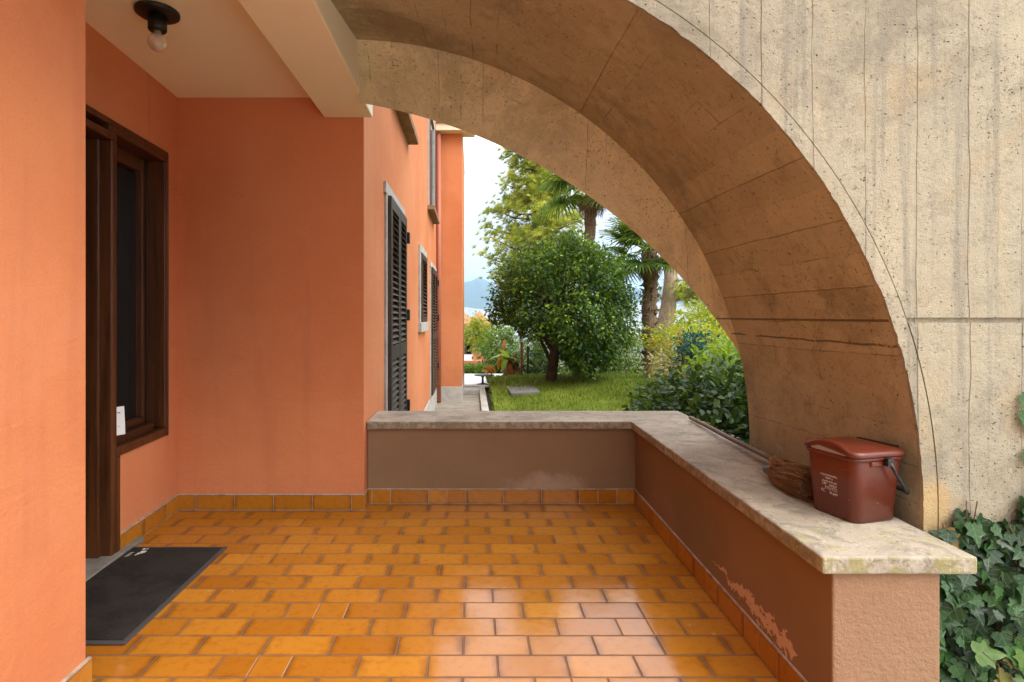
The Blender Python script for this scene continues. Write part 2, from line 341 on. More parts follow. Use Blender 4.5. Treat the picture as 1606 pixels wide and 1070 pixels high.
def m_parapet():
    g = G('worn_parapet_plaster'); p = g.pos(); X, Y, Z = g.xyz(p)
    n = g.noise(p, 2.2, 6, .6); fine = g.noise(p, 130, 4, .7)
    c = g.mix(n, (.205, .124, .064), (.275, .168, .092))
    c = g.mix(g.m2('MULTIPLY', g.ss(g.noise(p, 7, 6, .7), .5, .75), .35), c, (.29, .17, .105))
    # olive damp bloom in the inner corner
    dx = g.m2('DIVIDE', g.m2('SUBTRACT', Y, 2.75), .45); dz = g.m2('DIVIDE', g.m2('SUBTRACT', Z, .26), .22)
    rr = g.m2('ADD', g.m2('MULTIPLY', dx, dx), g.m2('MULTIPLY', dz, dz))
    rr = g.m2('ADD', rr, g.m2('MULTIPLY', g.m2('SUBTRACT', g.noise(p, 5, 5, .6), .5), 1.6))
    bloom = g.m2('MULTIPLY', g.m2('MULTIPLY', g.ss(rr, 1.1, .1), .55), g.m2('LESS_THAN', Y, 3.6))
    c = g.mix(bloom, c, (.17, .128, .06))
    inner = g.m2('LESS_THAN', X, 1.10)
    # peeled strip: bare render shows through
    zig = g.m2('MULTIPLY', g.m2('SUBTRACT', g.noise(g.vec(0., Y, 3.7), 7.5, 2, .6), .5), .17)
    d = g.m2('ABSOLUTE', g.m2('ADD', g.m2('SUBTRACT', Z, .158), zig))
    chip = g.vor(g.n('ShaderNodeVectorMath', {0: p, 1: g.n('ShaderNodeVectorMath', {0: g.noise(p, 60, 2, .5, 0, True), 3: .02}, operation='SCALE').outputs[0]}, operation='ADD').outputs[0], 52, 1)
    cx_ = g.xyz(chip)
    wd = g.m2('MULTIPLY', g.m2('MULTIPLY', g.ss(Y, 1.83, 1.90), g.ss(Y, 2.55, 2.02)), g.m2('ADD', .006, g.m2('MULTIPLY', cx_[0], .046)))
    peel = g.m2('MULTIPLY', g.m2('GREATER_THAN', wd, d), inner)
    c = g.mix(peel, c, g.mix(fine, (.52, .32, .20), (.62, .42, .28)))
    # whitish salts low on the far wall
    sx = g.m2('DIVIDE', g.m2('SUBTRACT', X, .50), .28); sz = g.m2('DIVIDE', g.m2('SUBTRACT', Z, .12), .10)
    sr = g.m2('ADD', g.m2('ADD', g.m2('MULTIPLY', sx, sx), g.m2('MULTIPLY', sz, sz)), g.m2('MULTIPLY', g.m2('SUBTRACT', g.noise(p, 8, 5, .7), .5), 2.6))
    salt = g.m2('MULTIPLY', g.m2('MULTIPLY', g.ss(sr, 1.1, .0), .55), g.m2('GREATER_THAN', Y, 3.6))
    c = g.mix(salt, c, (.46, .33, .24))
    # the rough end, in a lighter, warmer tone
    endm = g.m2('MULTIPLY', g.m2('LESS_THAN', Y, 1.657), 1.)
    c = g.mix(endm, c, g.mix(g.noise(p, 9, 6, .7), (.255, .142, .078), (.345, .205, .122)))
    c = g.mix(g.m2('MULTIPLY', g.ss(fine, .48, .75), .25), c, (.28, .13, .07))
    h = g.m2('ADD', g.m2('MULTIPLY', g.noise(p, 55, 5, .65), g.m2('ADD', .35, g.m2('MULTIPLY', endm, 3.0))), g.m2('MULTIPLY', peel, -.8))
    h = g.m2('ADD', h, g.m2('MULTIPLY', fine, .3))
    return g.fin(c, .88, g.bump(h, .45, .006), .2)
def m_stone():
    g = G('weathered_travertine'); p = g.pos(); X, Y, Z = g.xyz(p)
    n = g.noise(p, 3.4, 7, .7, .5); mid = g.noise(p, 13, 6, .7); fine = g.noise(p, 90, 5, .75)
    c = g.mix(g.ss(n, .3, .7), (.28, .225, .165), (.43, .36, .275))
    c = g.mix(g.m2('MULTIPLY', g.ss(mid, .5, .7), .6), c, (.44, .365, .285))
    c = g.mix(g.m2('MULTIPLY', g.ss(g.noise(p, 6, 7, .75, 1.2), .54, .66), .55), c, (.13, .105, .08))
    near = g.ss(Y, 2.3, 1.62)
    c = g.mix(g.m2('MULTIPLY', near, .35), c, (.50, .46, .385))
    c = g.mix(g.m2('MULTIPLY', g.ss(g.noise(p, 8, 8, .8, .8), .48, .62), .62), c, (.16, .14, .105))
    lich = g.m2('MULTIPLY', g.ss(g.noise(p, 16, 6, .7), .50, .60), near)
    c = g.mix(g.m2('MULTIPLY', lich, .45), c, (.34, .33, .13))
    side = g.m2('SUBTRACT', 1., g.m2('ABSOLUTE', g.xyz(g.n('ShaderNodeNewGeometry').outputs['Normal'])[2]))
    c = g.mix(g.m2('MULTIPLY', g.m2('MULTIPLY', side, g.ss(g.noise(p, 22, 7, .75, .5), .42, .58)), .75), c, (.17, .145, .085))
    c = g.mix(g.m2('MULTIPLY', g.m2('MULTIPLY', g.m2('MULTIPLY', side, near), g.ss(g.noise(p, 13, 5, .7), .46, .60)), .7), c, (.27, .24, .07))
    spots = g.m2('MULTIPLY', g.ss(g.noise(p, 120, 4, .6), .60, .66), g.ss(g.noise(p, 9, 3), .45, .6))
    c = g.mix(g.m2('MULTIPLY', spots, .55), c, (.72, .68, .58))
    pit = g.m2('MULTIPLY', g.ss(g.noise(p, 60, 5, .8), .40, .30), .8)
    c = g.mix(pit, c, (.12, .09, .06))
    c = g.mix(g.m2('MULTIPLY', g.ss(fine, .5, .7), .3), c, (.24, .20, .15))
    h = g.m2('SUBTRACT', g.m2('ADD', g.m2('MULTIPLY', mid, .8), g.m2('MULTIPLY', fine, .6)), pit)
    return g.fin(c, .86, g.bump(h, .6, .006), .25)
def m_wood(name, dark, light, rough=.38, axis=2):
    g = G(name); p = g.obj(); s = [14, 14, 14]; s[axis] = .8
    n = g.noise(g.scl(p, tuple(s)), 2.2, 6, .65, .4); n2 = g.noise(g.scl(p, tuple(x * 5 for x in s)), 2, 4, .6)
    c = g.mix(g.ss(n, .3, .72), dark, light)
    c = g.mix(g.m2('MULTIPLY', g.ss(n2, .5, .75), .4), c, tuple(x * .5 for x in dark))
    return g.fin(c, g.m2('ADD', rough, g.m2('MULTIPLY', n, .15)), g.bump(n2, .15, .002), .4)
def m_leaf(name, cols, trans=.35, rough=.42, spec=.45):
    g = G(name); a = g.attr(); p = g.pos()
    k = len(cols); c = g.ramp(a, [(i / (k - 1), col) for i, col in enumerate(cols)])
    c = g.mix(g.m2('MULTIPLY', g.ss(g.noise(p, 30, 3), .5, .7), .25), c, tuple(x * .6 for x in cols[0]))
    g.fin(c, rough, None, spec)
    t = g.n('ShaderNodeBsdfTranslucent'); g.set(t.inputs[0], g.mix(.35, c, tuple(min(1, x * 1.6) for x in cols[-1])))
    ms = g.n('ShaderNodeMixShader', {0: trans, 1: g.b.outputs[0], 2: t.outputs[0]})
    g.t.links.new(ms.outputs[0], g.out.inputs[0]); return g.m
def m_bark(name, a, b, sc_=9.):
    g = G(name); p = g.pos(); n = g.noise(g.scl(p, (2, 2, .7)), sc_, 6, .7, .6)
    return g.fin(g.mix(g.ss(n, .3, .7), a, b), .9, g.bump(n, .8, .03), .15)
def m_lawn():
    g = G('lawn_turf'); p = g.pos(); n = g.noise(p, 1.3, 6, .65); f = g.noise(p, 40, 5, .7)
    c = g.mix(g.ss(n, .3, .7), (.095, .135, .014), (.175, .215, .026))
    c = g.mix(g.m2('MULTIPLY', g.ss(f, .45, .7), .5), c, (.085, .145, .014))
    c = g.mix(g.m2('MULTIPLY', g.ss(g.noise(p, 2.7, 5, .7), .62, .75), .6), c, (.19, .15, .06))
    return g.fin(c, .9, g.bump(f, .8, .03), .1)
def m_rough(name, a, b, sc_=6., bst=.4, rough=.88):
    g = G(name); p = g.pos(); n = g.noise(p, sc_, 7, .7)
    c = g.mix(g.ss(n, .3, .7), a, b); f = g.noise(p, sc_ * 14, 4, .7)
    c = g.mix(g.m2('MULTIPLY', g.ss(f, .5, .75), .3), c, tuple(x * .5 for x in a))
    return g.fin(c, rough, g.bump(g.m2('ADD', n, g.m2('MULTIPLY', f, .4)), bst, .01), .2)
PL, PAINT, TILE, GROUT = m_plaster(), m_paint(), m_tile(), m_grout()
CONF, CONS, CONR = concrete('board_marked_concrete', 'face'), concrete('shade_tone_vault_concrete', 'brown'), concrete('lit_tone_vault_concrete', 'pale')
PAR, STONE = m_parapet(), m_stone(); CAULK = m_rough('pale_caulk', (.30, .23, .165), (.52, .43, .34), 18)
WOOD = m_wood('dark_varnished_wood', (.014, .005, .0025), (.045, .016, .006), .28)
WOOD2 = m_wood('brown_varnished_wood', (.045, .015, .005), (.115, .040, .012), .27)
SHUT = m_wood('shutter_paint', (.030, .020, .013), (.060, .038, .024), .45)
SHUT2 = m_wood('red_brown_shutter_paint', (.07, .028, .020), (.12, .05, .035), .45)
TRIM = m_rough('grey_stone_trim', (.36, .34, .31), (.50, .47, .43), 7)
BLACK = plain('black_lamp_metal', (.008, .008, .007), .45, .2, 60, .05)
gM = G('charcoal_mat_pile'); pM = gM.pos(); nM = gM.noise(pM, 160, 4, .8)
cM = gM.mix(gM.ss(gM.noise(pM, 5, 5, .7), .35, .65), (.019, .016, .013), (.034, .028, .023)); cM = gM.mix(gM.m2('MULTIPLY', gM.ss(nM, .56, .68), .5), cM, (.095, .082, .068))
MATF = gM.fin(cM, .95, gM.bump(nM, 1., .006), .15)
MATR = plain('mat_rubber_edge', (.050, .047, .047), .6, .15)
PRINT = plain('white_print', (.62, .58, .53), .6, .1)
# ------------------------------------------------------------------ the setting
def tiles(mb, org, eu, ev, nu, nv, L, P, gap, lift, u_off=lambda r: 0., u_rng=None, v_rng=None, tilt=.0016, brk=0.):
    """quads with a rounded arris; org + u*eu + v*ev, normal eu x ev"""
    eu, ev = Vector(eu), Vector(ev); en = eu.cross(ev).normalized()
    for r in range(nv):
        for cidx in range(nu):
            u0 = cidx * L + u_off(r); v0 = r * P
            segs = [(u0, u0 + L)]
            if rnd.random() < brk: segs = [(u0, u0 + L / 2), (u0 + L / 2, u0 + L)]
            for a0, a1 in segs:
                full = a1 - a0
                a, b, c, d = a0 + gap / 2, a1 - gap / 2, v0 + gap / 2, v0 + P - gap / 2
                ua, ub = 0., 1.
                if u_rng:
                    if b < u_rng[0] + .012 or a > u_rng[1] - .012: continue
                    if a < u_rng[0]: ua = (u_rng[0] - a) / full; a = u_rng[0]
                    if b > u_rng[1]: ub = 1 - (b - u_rng[1]) / full; b = u_rng[1]
                if v_rng:
                    if d < v_rng[0] + .012 or c > v_rng[1] - .012: continue
                    c = max(c, v_rng[0]); d = min(d, v_rng[1])
                if brk and len(segs) == 2: ua, ub = .12, .88
                var = min(1, max(0, rnd.gauss(.5, .22))); bv = .0025
                tu, tv = rnd.gauss(0, tilt), rnd.gauss(0, tilt)
                def P3(u, v, h):
                    return org + eu * u + ev * v + en * (h + tu * (u - (a + b) / 2) + tv * (v - (c + d) / 2))
                q = [(a, c), (b, c), (b, d), (a, d)]; q2 = [(a + bv, c + bv), (b - bv, c + bv), (b - bv, d - bv), (a + bv, d - bv)]
                o = mb.pts([P3(u, v, 0) for u, v in q] + [P3(u, v, lift - .0012) for u, v in q] + [P3(u, v, lift) for u, v in q2])
                U = [(ua, 0), (ub, 0), (ub, 1), (ua, 1)]
                for i in range(4):
                    j = (i + 1) % 4
                    mb.face((o + i, o + j, o + 4 + j, o + 4 + i), [U[i], U[j], U[j], U[i]], var)
                    mb.face((o + 4 + i, o + 4 + j, o + 8 + j, o + 8 + i), [U[i], U[j], U[j], U[i]], var)
                mb.face((o + 8, o + 9, o + 10, o + 11), U, var)
TL, TP = .2495, .1275
fl = MB(); V = Vector
tiles(fl, V((.0925 - 12 * TL, 1.962 - 35 * TP, -.004)), (1, 0, 0), (0, 1, 0), 20, 50, TL, TP, .0036, .003,
      lambda r: 0. if (r - 35) % 2 == 0 else TL / 2, (-.0 - .0925 + 12 * TL - 1.93, 12 * TL - .0925 + 1.075), (0, 35 * TP + 3.78 - 1.962), brk=.07)
floor_o = fl.build('terrace_floor', TILE); tag(floor_o, 'glossy ochre brown tiled terrace floor', 'floor', kind='structure')
gr = MB(); gr.box((-1.95, -2.6, -.30), (1.08, 3.80, -.0025)); gb = gr.build('screed', GROUT, floor_o)

house = empty('house', (-.7, 3.66, 0))
tag(house, 'salmon plastered house with dark wooden entrance and shuttered side wall', 'house')
def hpart(mb, name, m, bevel=0., parent=None, seg=2):
    o = mb.build(name, m, parent or house, bevel, seg)
    if parent is None: o.matrix_parent_inverse = Matrix.Translation((.7, -3.66, 0))
    return o
# pier wall that closes the picture on the near side
hpart(MB().box((-3.2, -3, -.4), (-1.29, 1.898, 2.66)), 'wall', PL, .004)
hpart(MB().prism([(-3.2, 3.655), (-.695, 3.655), (-.695, 11.2), (-1., 11.2), (-1., 3.9), (-3.2, 3.9)], -.6, 7.), 'wall', PL, .004)
hpart(MB().box((-3.2, -3, 2.652), (-.94, 3.652, 2.95)), 'ceiling', PAINT)
bm_ = MB(); bm_.box((-.948, -3, 2.522), (-.637, 3.650, 3.0)); hpart(bm_, 'ceiling_beam', PAINT, .006)
hpart(MB().box((-3.2, -3, 3.003), (-.66, 3.652, 7.0)), 'wall', PL)
hpart(MB().box((-3.2, 11.203, -.6), (-.19, 14.2, 4.84)), 'wall', PL, .006)
ev_ = MB().box((-3.4, 11.0, 4.843), (.06, 11.45, 4.98)).box((-3.4, 11.451, 4.843), (-.18, 14.5, 4.98)); hpart(ev_, 'eave', PAINT, .01)
hpart(MB().box((-3.4, 10.95, 4.983), (.12, 11.5, 5.05)), 'gutter', TRIM, .02)
plm = MB().box((-.8, 11.188, -.6), (-.184, 11.30, -.155)).box((-.25, 11.301, -.6), (-.184, 14.2, -.155))
plm.box((-.75, 6.0, -.6), (-.682, 11.187, -.13)); hpart(plm, 'plinth', TRIM, .006)
# door wall stands a little askew: local frame u along the wall (from the back corner toward the camera), n out of it
c0 = V((-1.893, 3.655, 0)); ang = R(3.0)
u_ = V((math.sin(ang), -math.cos(ang), 0)); n_ = V((math.cos(ang), math.sin(ang), 0))
DW = Matrix(((n_.x, u_.x, 0, c0.x), (n_.y, u_.y, 0, c0.y), (0, 0, 1, 0), (0, 0, 0, 1)))   # local (n, u, z)
def dbox(mb, n0, n1, u0, u1, z0, z1): return mb.box((n0, u0, z0), (n1, u1, z1), DW)
UW0, UW1, UD1 = .155, .75, 1.62          # sidelight from .145 to .70, door from .70 to 1.62
wl = MB(); dbox(wl, -.32, 0, -.02, 1.9, 2.245, 2.655); dbox(wl, -.32, 0, -.02, UW0 - .004, -.2, 2.245)
dbox(wl, -.32, 0, UW0 - .004, UW1 - .05, -.2, .525); dbox(wl, -.32, 0, UD1 + .06, 1.9, -.2, 2.245); hpart(wl, 'wall', PL)
door = MB()
dbox(door, -.155, -.115, .757, 1.62, .022, 2.15)                     # leaf
for z0, z1 in ((.14, .72), (.84, 1.42), (1.54, 2.04)):
    dbox(door, -.114, -.098, .80, 1.52, z0, z1); dbox(door, -.097, -.088, .86, 1.46, z0 + .06, z1 - .06)
door = hpart(door, 'door', WOOD, .008)
df = MB()
dbox(df, -.16, .012, .706, .755, .003, 2.15); dbox(df, -.10, .006, .662, .705, .003, .515); dbox(df, -.10, .016, .680, .720, .004, .515)
dbox(df, -.16, .012, .706, 1.68, 2.151, 2.19); dbox(df, -.16, .02, 1.621, 1.68, .003, 2.15)
dbox(df, -.16, -.04, .7552, .78, .003, 2.15)
fo = df.build('frame', WOOD2, door, .006)
hd = MB(); dbox(hd, -.088, -.08, 1.545, 1.585, .95, 1.15); dbox(hd, -.08, -.035, 1.558, 1.572, 1.06, 1.075); dbox(hd, -.045, -.03, 1.44, 1.572, 1.06, 1.078)
hd.build('handle', BLACK, door, .004)
GLASS = G('dark_window_glass'); GLASS = GLASS.fin((.012, .011, .010), .06, None, .5)
sl = MB()                                                            # sidelight frame
dbox(sl, -.16, .010, UW0, .192, .565, 2.19); dbox(sl, -.16, .010, UW0, .77, 2.191, 2.25); dbox(sl, -.16, .014, UW0, .720, .515, .563)
dbox(sl, -.16, .016, UW0 - .002, .170, .512, 2.252)
dbox(sl, -.16, .016, .1702, 1.68, 2.222, 2.254)
dbox(sl, -.158, -.10, .193, .704, .564, .64); dbox(sl, -.158, -.10, .193, .239, .641, 2.19)
dbox(sl, -.158, -.10, .66, .704, .641, 2.19); dbox(sl, -.158, -.10, .24, .659, 2.11, 2.19)
sl.box((0, 0, 0), (0, 0, 0)) if False else None
slo = hpart(sl, 'window', WOOD2, .005)
pn = MB(); dbox(pn, -.150, -.138, .238, .661, .638, 2.112); pn.build('pane', GLASS, slo)
rv = MB(); dbox(rv, -.099, -.085, .193, .210, .566, 2.19); dbox(rv, -.099, -.022, .262, .704, .5642, .612); rv.build('sill', WOOD, slo, .003)
for o_ in (fo,): pass
th = MB(); dbox(th, -.16, .045, .50, 1.70, -.02, .0205); hpart(th, 'threshold', m_rough('worn_grey_threshold', (.15, .135, .115), (.24, .22, .185), 9), .004)
# skirtings of tile
def skirt(p0, p1, name, parent, h=.096, z0=.002, nrm=None, ph=0.):
    p0, p1 = V((*p0, z0)), V((*p1, z0)); d = (p1 - p0); Ls = d.length; d.normalize()
    mb = MB(); n = int(Ls / TL) + 3
    tiles(mb, p0, d, (0, 0, 1), n, 1, TL, h, .004, .011, lambda r: -ph, (0, Ls), None, .0025, .25)
    o = mb.build(name, TILE, parent)
    if parent is house: o.matrix_parent_inverse = Matrix.Translation((.7, -3.66, 0))
    m2 = MB(); nn = d.cross(V((0, 0, 1)))
    q = [p0 - nn * .004, p1 - nn * .004, p1 + nn * .0085, p0 + nn * .0085]
    m2.prism([(a.x, a.y) for a in q], .0, z0 + h + .004)
    m2.build('grout', CAULK, o)
    return o
bk0 = DW @ V((.0, .0, 0))
skirt((bk0.x + .012, 3.653), (-.685, 3.653), 'skirting', house, ph=.14)
a_, b_ = DW @ V((.002, .675, 0)), DW @ V((.002, .012, 0)); skirt(a_.xy, b_.xy, 'skirting', house, ph=.02)
skirt((-1.288, -1.5), (-1.288, 1.910), 'skirting', house, ph=.05)
skirt((-.698, 3.643), (-.698, 3.775), 'skirting', house)
# ceiling lamp
lx, ly = -1.446, 2.61
lamp = tag(empty('ceiling_lamp', (lx, ly, 2.652)), 'black round ceiling lamp holder with a bare unlit bulb', 'ceiling lamp')
MB().lathe([(.088, 0), (.094, -.004), (.094, -.016), (.086, -.022), (.04, -.026)]).build('base_plate', BLACK, lamp)
MB().lathe([(.040, -.0265), (.040, -.088), (.036, -.094), (.030, -.094)]).build('socket', BLACK, lamp)
gB = G('frosted_bulb_glass'); gB.fin((.80, .70, .58), .22, None, .5); gB.b.inputs['Transmission Weight'].default_value = .55
BULB = gB.m
prof = [(.016, -.0945), (.018, -.105)] + [(.040 * math.sin(t), -.142 - .040 * -math.cos(t) - .0) for t in [math.pi - k for k in ()]]
for k in range(1, 13):
    t = math.pi * (.16 + .84 * k / 12); prof.append((max(.0008, .041 * math.sin(t)), -.146 + .041 * math.cos(t)))
MB().lathe(prof).build('bulb', BULB, lamp)
# small card on the sidelight ledge
cd = MB(); cd.box((-.001, -.055, 0), (.001, .055, .135)); cd.box((.0012, -.040, .118), (.0016, -.028, .124)); 
card = tag(empty('paper_card', DW @ V((-.034, .648, .6125)), ang + R(20)), 'white printed card propped on the wooden window ledge', 'card')
CARD = plain('white_card', (.74, .73, .72), .6, .05)
cb = MB(); cb.prism([(-.001, -.055), (.001, -.055), (.001, .055), (-.001, .055)], 0, .150); co_ = cb.build('sheet', CARD, card)
ck = MB()
for (y0, y1, z0, z1) in ((.018, .034, .115, .121), (-.034, -.022, .118, .124), (-.006, .0, .078, .083), (-.04, .03, .044, .0455), (-.03, .01, .020, .0215)): ck.box((.0013, y0, z0), (.0018, y1, z1))
ck.build('lettering', plain('grey_print', (.16, .16, .17), .6), card)
card.rotation_euler = (0, R(-5), -R(32))
# doormat
mat_ = tag(empty('doormat', (-1.570, 2.6, .002)), 'charcoal doormat with rubber edge lying before the door', 'doormat')
mw, ml = .235, .430
mm = MB(); mm.box((-mw, -ml, .0), (mw, ml, .010)); mm.build('pile', MATF, mat_, .002)
ed = MB()
for a, b in (((-mw - .022, -ml - .022), (mw + .022, -ml)), ((-mw - .022, ml), (mw + .022, ml + .018)), ((mw, -ml), (mw + .022, ml)), ((-mw - .022, -ml), (-mw, ml))):
    ed.box((a[0], a[1], -.001), (b[0], b[1], .0075))
ed.build('border', MATR, mat_, .003)
pk = MB()
def quad(mb, x0, x1, y0, y1, z): mb.box((x0, y0, z), (x1, y1, z + .0006))
for (x0, x1, y0, y1) in ((-.150, -.105, .335, .375), (-.160, -.148, .28, .335), (-.145, -.135, .30, .335), (-.125, -.118, .315, .335), (-.165, -.14, .40, .425), (-.13, -.12, .405, .43)): quad(pk, x0 * .6 - .075, x1 * .6 - .075, y0 * .6 + .16, y1 * .6 + .16, .0102)
for i in range(9):
    y = .27 + i * .011; quad(pk, -.215 + .006 * (i % 2), -.203 + .010 * (i % 3) * .5, y * .6 + .15, y * .6 + .152, .0102)
pko = pk.build('lettering', PRINT, mat_)
# parapet
para = tag(empty('parapet', (1.2, 2.8, 0)), 'low worn salmon parapet wall with pale stone coping around the terrace', 'parapet wall')
def ppart(mb, name, m, bevel=0., seg=2):
    o = mb.build(name, m, para, bevel, seg); o.matrix_parent_inverse = Matrix.Translation((-1.2, -2.8, 0)); return o
ppart(MB().prism([(1.052, 1.655), (1.367, 1.655), (1.44, 4.09), (-.694, 4.09), (-.694, 3.772), (1.085, 3.772)], -.6, .502), 'wall', PAR, .006)
def sub(mb_plan, z0, z1, name, m):
    """coping with a subdivided, slightly worn outline"""
    plan = []
    n = len(mb_plan)
    for i in range(n):
        a, b = V((*mb_plan[i], 0)), V((*mb_plan[(i + 1) % n], 0)); k = max(1, int((b - a).length / .035))
        for j in range(k):
            p = a.lerp(b, j / k)
            if j: p += V((rnd.gauss(0, .0012), rnd.gauss(0, .0012), 0))
            plan.append((p.x, p.y))
    return ppart(MB().prism(plan, z0, z1), name, m, .0065, 2)
sub([(1.011, 1.635), (1.459, 1.635), (1.510, 4.15), (-.692, 4.15), (-.692, 3.728), (1.047, 3.728)], .5025, .5535, 'coping', STONE)
def pskirt(p0, p1, ph=0.):
    o = skirt(p0, p1, 'skirting', para, ph=ph)
    o.matrix_parent_inverse = Matrix.Translation((-1.2, -2.8, 0))
pskirt((-.686, 3.770), (1.075, 3.770), .1)
pskirt((1.0835, 3.762), (1.0540, 1.655), .18)
# ------------------------------------------------------------------ the concrete arch
arch = empty('concrete_arch', (2.6, 2.7, -.5)); tag(arch, 'massive board marked concrete arch wall springing beside the parapet', 'arch')
def apart(mb, name, m, bevel=0.):
    o = mb.build(name, m, arch, bevel); o.matrix_parent_inverse = Matrix.Translation((-2.6, -2.7, .5)); return o
NA = 150
def arcpts(cx, cz, r, a0, a1, legx, n=NA):
    P = [(legx, -.6 + i * .1) for i in range(0)]
    return P
Y0, Y1, Y2 = 1.88, 3.15, 3.265
fx, fz, fr = -.46, .60, 1.957
rx, rz_, rr_ = -.69, .55, 2.232
bx_, bz, br = -1.254 * Y2 / 3.5, 1.25 + (-.839 - 1.25) * Y2 / 3.5, 3.447 * Y2 / 3.5
def front(t, dr=0.):
    if t < 0: return (fx + fr + dr, fz + t * 1.15)
    a = t * R(95.4); return (fx + (fr + dr) * math.cos(a), fz + (fr + dr) * math.sin(a))
def ridge(t):
    if t < 0: return (rx + rr_, rz_ + t * 1.15)
    a = t * R(88.9); return (rx + rr_ * math.cos(a), rz_ + rr_ * math.sin(a))
ab0, ab1 = math.asin((.30 - bz) / br), math.acos((-.645 - bx_) / br)
def back(t):
    if t < 0: return (bx_ + br * math.cos(ab0) , .30 + t * .9)
    a = ab0 + (ab1 - ab0) * t; return (bx_ + br * math.cos(a), bz + br * math.sin(a))
ts = [-1 + i / 12 for i in range(12)] + [i / (NA - 1) for i in range(NA)]
P = []; UVs = []; u = 0; prev = None
for t in ts:
    f, r_, b = front(t), ridge(t), back(t)
    f = (f[0] + rnd.gauss(0, .0012), f[1] + rnd.gauss(0, .0012))
    if prev: u += math.hypot(r_[0] - prev[0], r_[1] - prev[1])
    prev = r_
    row, ur = [], []
    for k in range(9):
        s = k / 8; row.append((f[0] + (r_[0] - f[0]) * s, Y0 + (Y1 - Y0) * s, f[1] + (r_[1] - f[1]) * s)); ur.append((u, 1.27 * s))
    P.append(row); UVs.append(ur)
sof = MB(); sof.grid(P, UVs, True)
P2, UV2 = [], []
u = 0; prev = None
for t in ts:
    r_, b = ridge(t), back(t)
    if prev: u += math.hypot(r_[0] - prev[0], r_[1] - prev[1])
    prev = r_
    row, ur = [], []
    for k in range(5):
        s = k / 4; row.append((r_[0] + (b[0] - r_[0]) * s, Y1 + (Y2 - Y1) * s, r_[1] + (b[1] - r_[1]) * s)); ur.append((u + .06, 1.9 + .45 * s))
    P2.append(row); UV2.append(ur)
rear = MB(); rear.grid(P2, UV2, True)
# rear face, from the far arris outward
XR, ZT = 7.0, 6.2
def outward(p, cx, cz):
    d = (p[0] - cx, p[1] - cz); k = 1e9
    if d[0] > 1e-6: k = min(k, (XR - cx) / d[0])
    if d[1] > 1e-6: k = min(k, (ZT - cz) / d[1])
    return (cx + d[0] * k, cz + d[1] * k)
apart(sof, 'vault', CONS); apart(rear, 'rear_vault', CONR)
body = MB()
rows = []
for t in ts:
    b = back(t)
    o_ = (XR, b[1]) if t < 0 else outward(b, -.9, .2)
    rows.append([(b[0], Y2, b[1]), (o_[0], Y2, o_[1])])
body.grid(rows, None, False)
# front plates: ring, lower field, upper field, with real joints between them
RG = .046
def plate(pts_in, pts_out, y, yb):
    """strip between two polylines, facing -Y, with returns"""
    n = len(pts_in)
    o = body.pts([(p[0], y, p[1]) for p in pts_in] + [(p[0], y, p[1]) for p in pts_out] + [(p[0], yb, p[1]) for p in pts_in] + [(p[0], yb, p[1]) for p in pts_out])
    for i in range(n - 1):
        body.face((o + i, o + n + i, o + n + i + 1, o + i + 1))
        body.face((o + 2 * n + i, o + i, o + i + 1, o + 2 * n + i + 1))
        body.face((o + n + i, o + 3 * n + i, o + 3 * n + i + 1, o + n + i + 1))
    body.face((o, o + 2 * n, o + 3 * n, o + n)); body.face((o + n - 1, o + 2 * n - 1, o + 4 * n - 1, o + 3 * n - 1))
YB = Y0 + .014
ring_in, ring_out = [P[i][0] for i in range(len(ts))], [front(t, RG) for t in ts]
ring_in = [(p[0], p[2]) for p in ring_in]
plate(ring_in, ring_out, Y0, YB)
o_in = [front(t, RG + .0035) for t in ts]
z_lo, z_hi = 1.226, 1.243
lo = [p for p in o_in if p[1] < z_lo]; a_lo = math.asin((z_lo - fz) / (fr + RG + .0035)); lo.append((fx + (fr + RG + .0035) * math.cos(a_lo), z_lo))
plate(lo, [(XR, p[1]) for p in lo], Y0 - .001, YB)
a_hi = math.asin((z_hi - fz) / (fr + RG + .0035)); hi = [(fx + (fr + RG + .0035) * math.cos(a_hi), z_hi)] + [p for p in o_in if p[1] > z_hi]
hi = [p for i, p in enumerate(hi) if i == 0 or p[0] > -.62]
hi_out = []
for p in hi:
    k = outward(p, -.9, .9) if True else p; hi_out.append(k)
hi_out[0] = (XR, z_hi)
# insert the corner so the outline stays square
plate(hi, hi_out, Y0 + .001, YB)
# recessed back of the joints
rows = []
for t in ts:
    f = front(t, .002); o_ = (XR, f[1]) if t < 0 else outward(f, -.9, .9)
    rows.append([(f[0], YB - .002, f[1]), (o_[0], YB - .002, o_[1])])
o0 = len(body.f); body.grid(rows, None, False)
body.box((XR, Y0 + .002, -.6), (XR + .2, Y2, ZT)); body.box((-.64, Y0 + .02, ZT), (XR, Y2 - .01, ZT + .2))
apart(body, 'face', CONF)
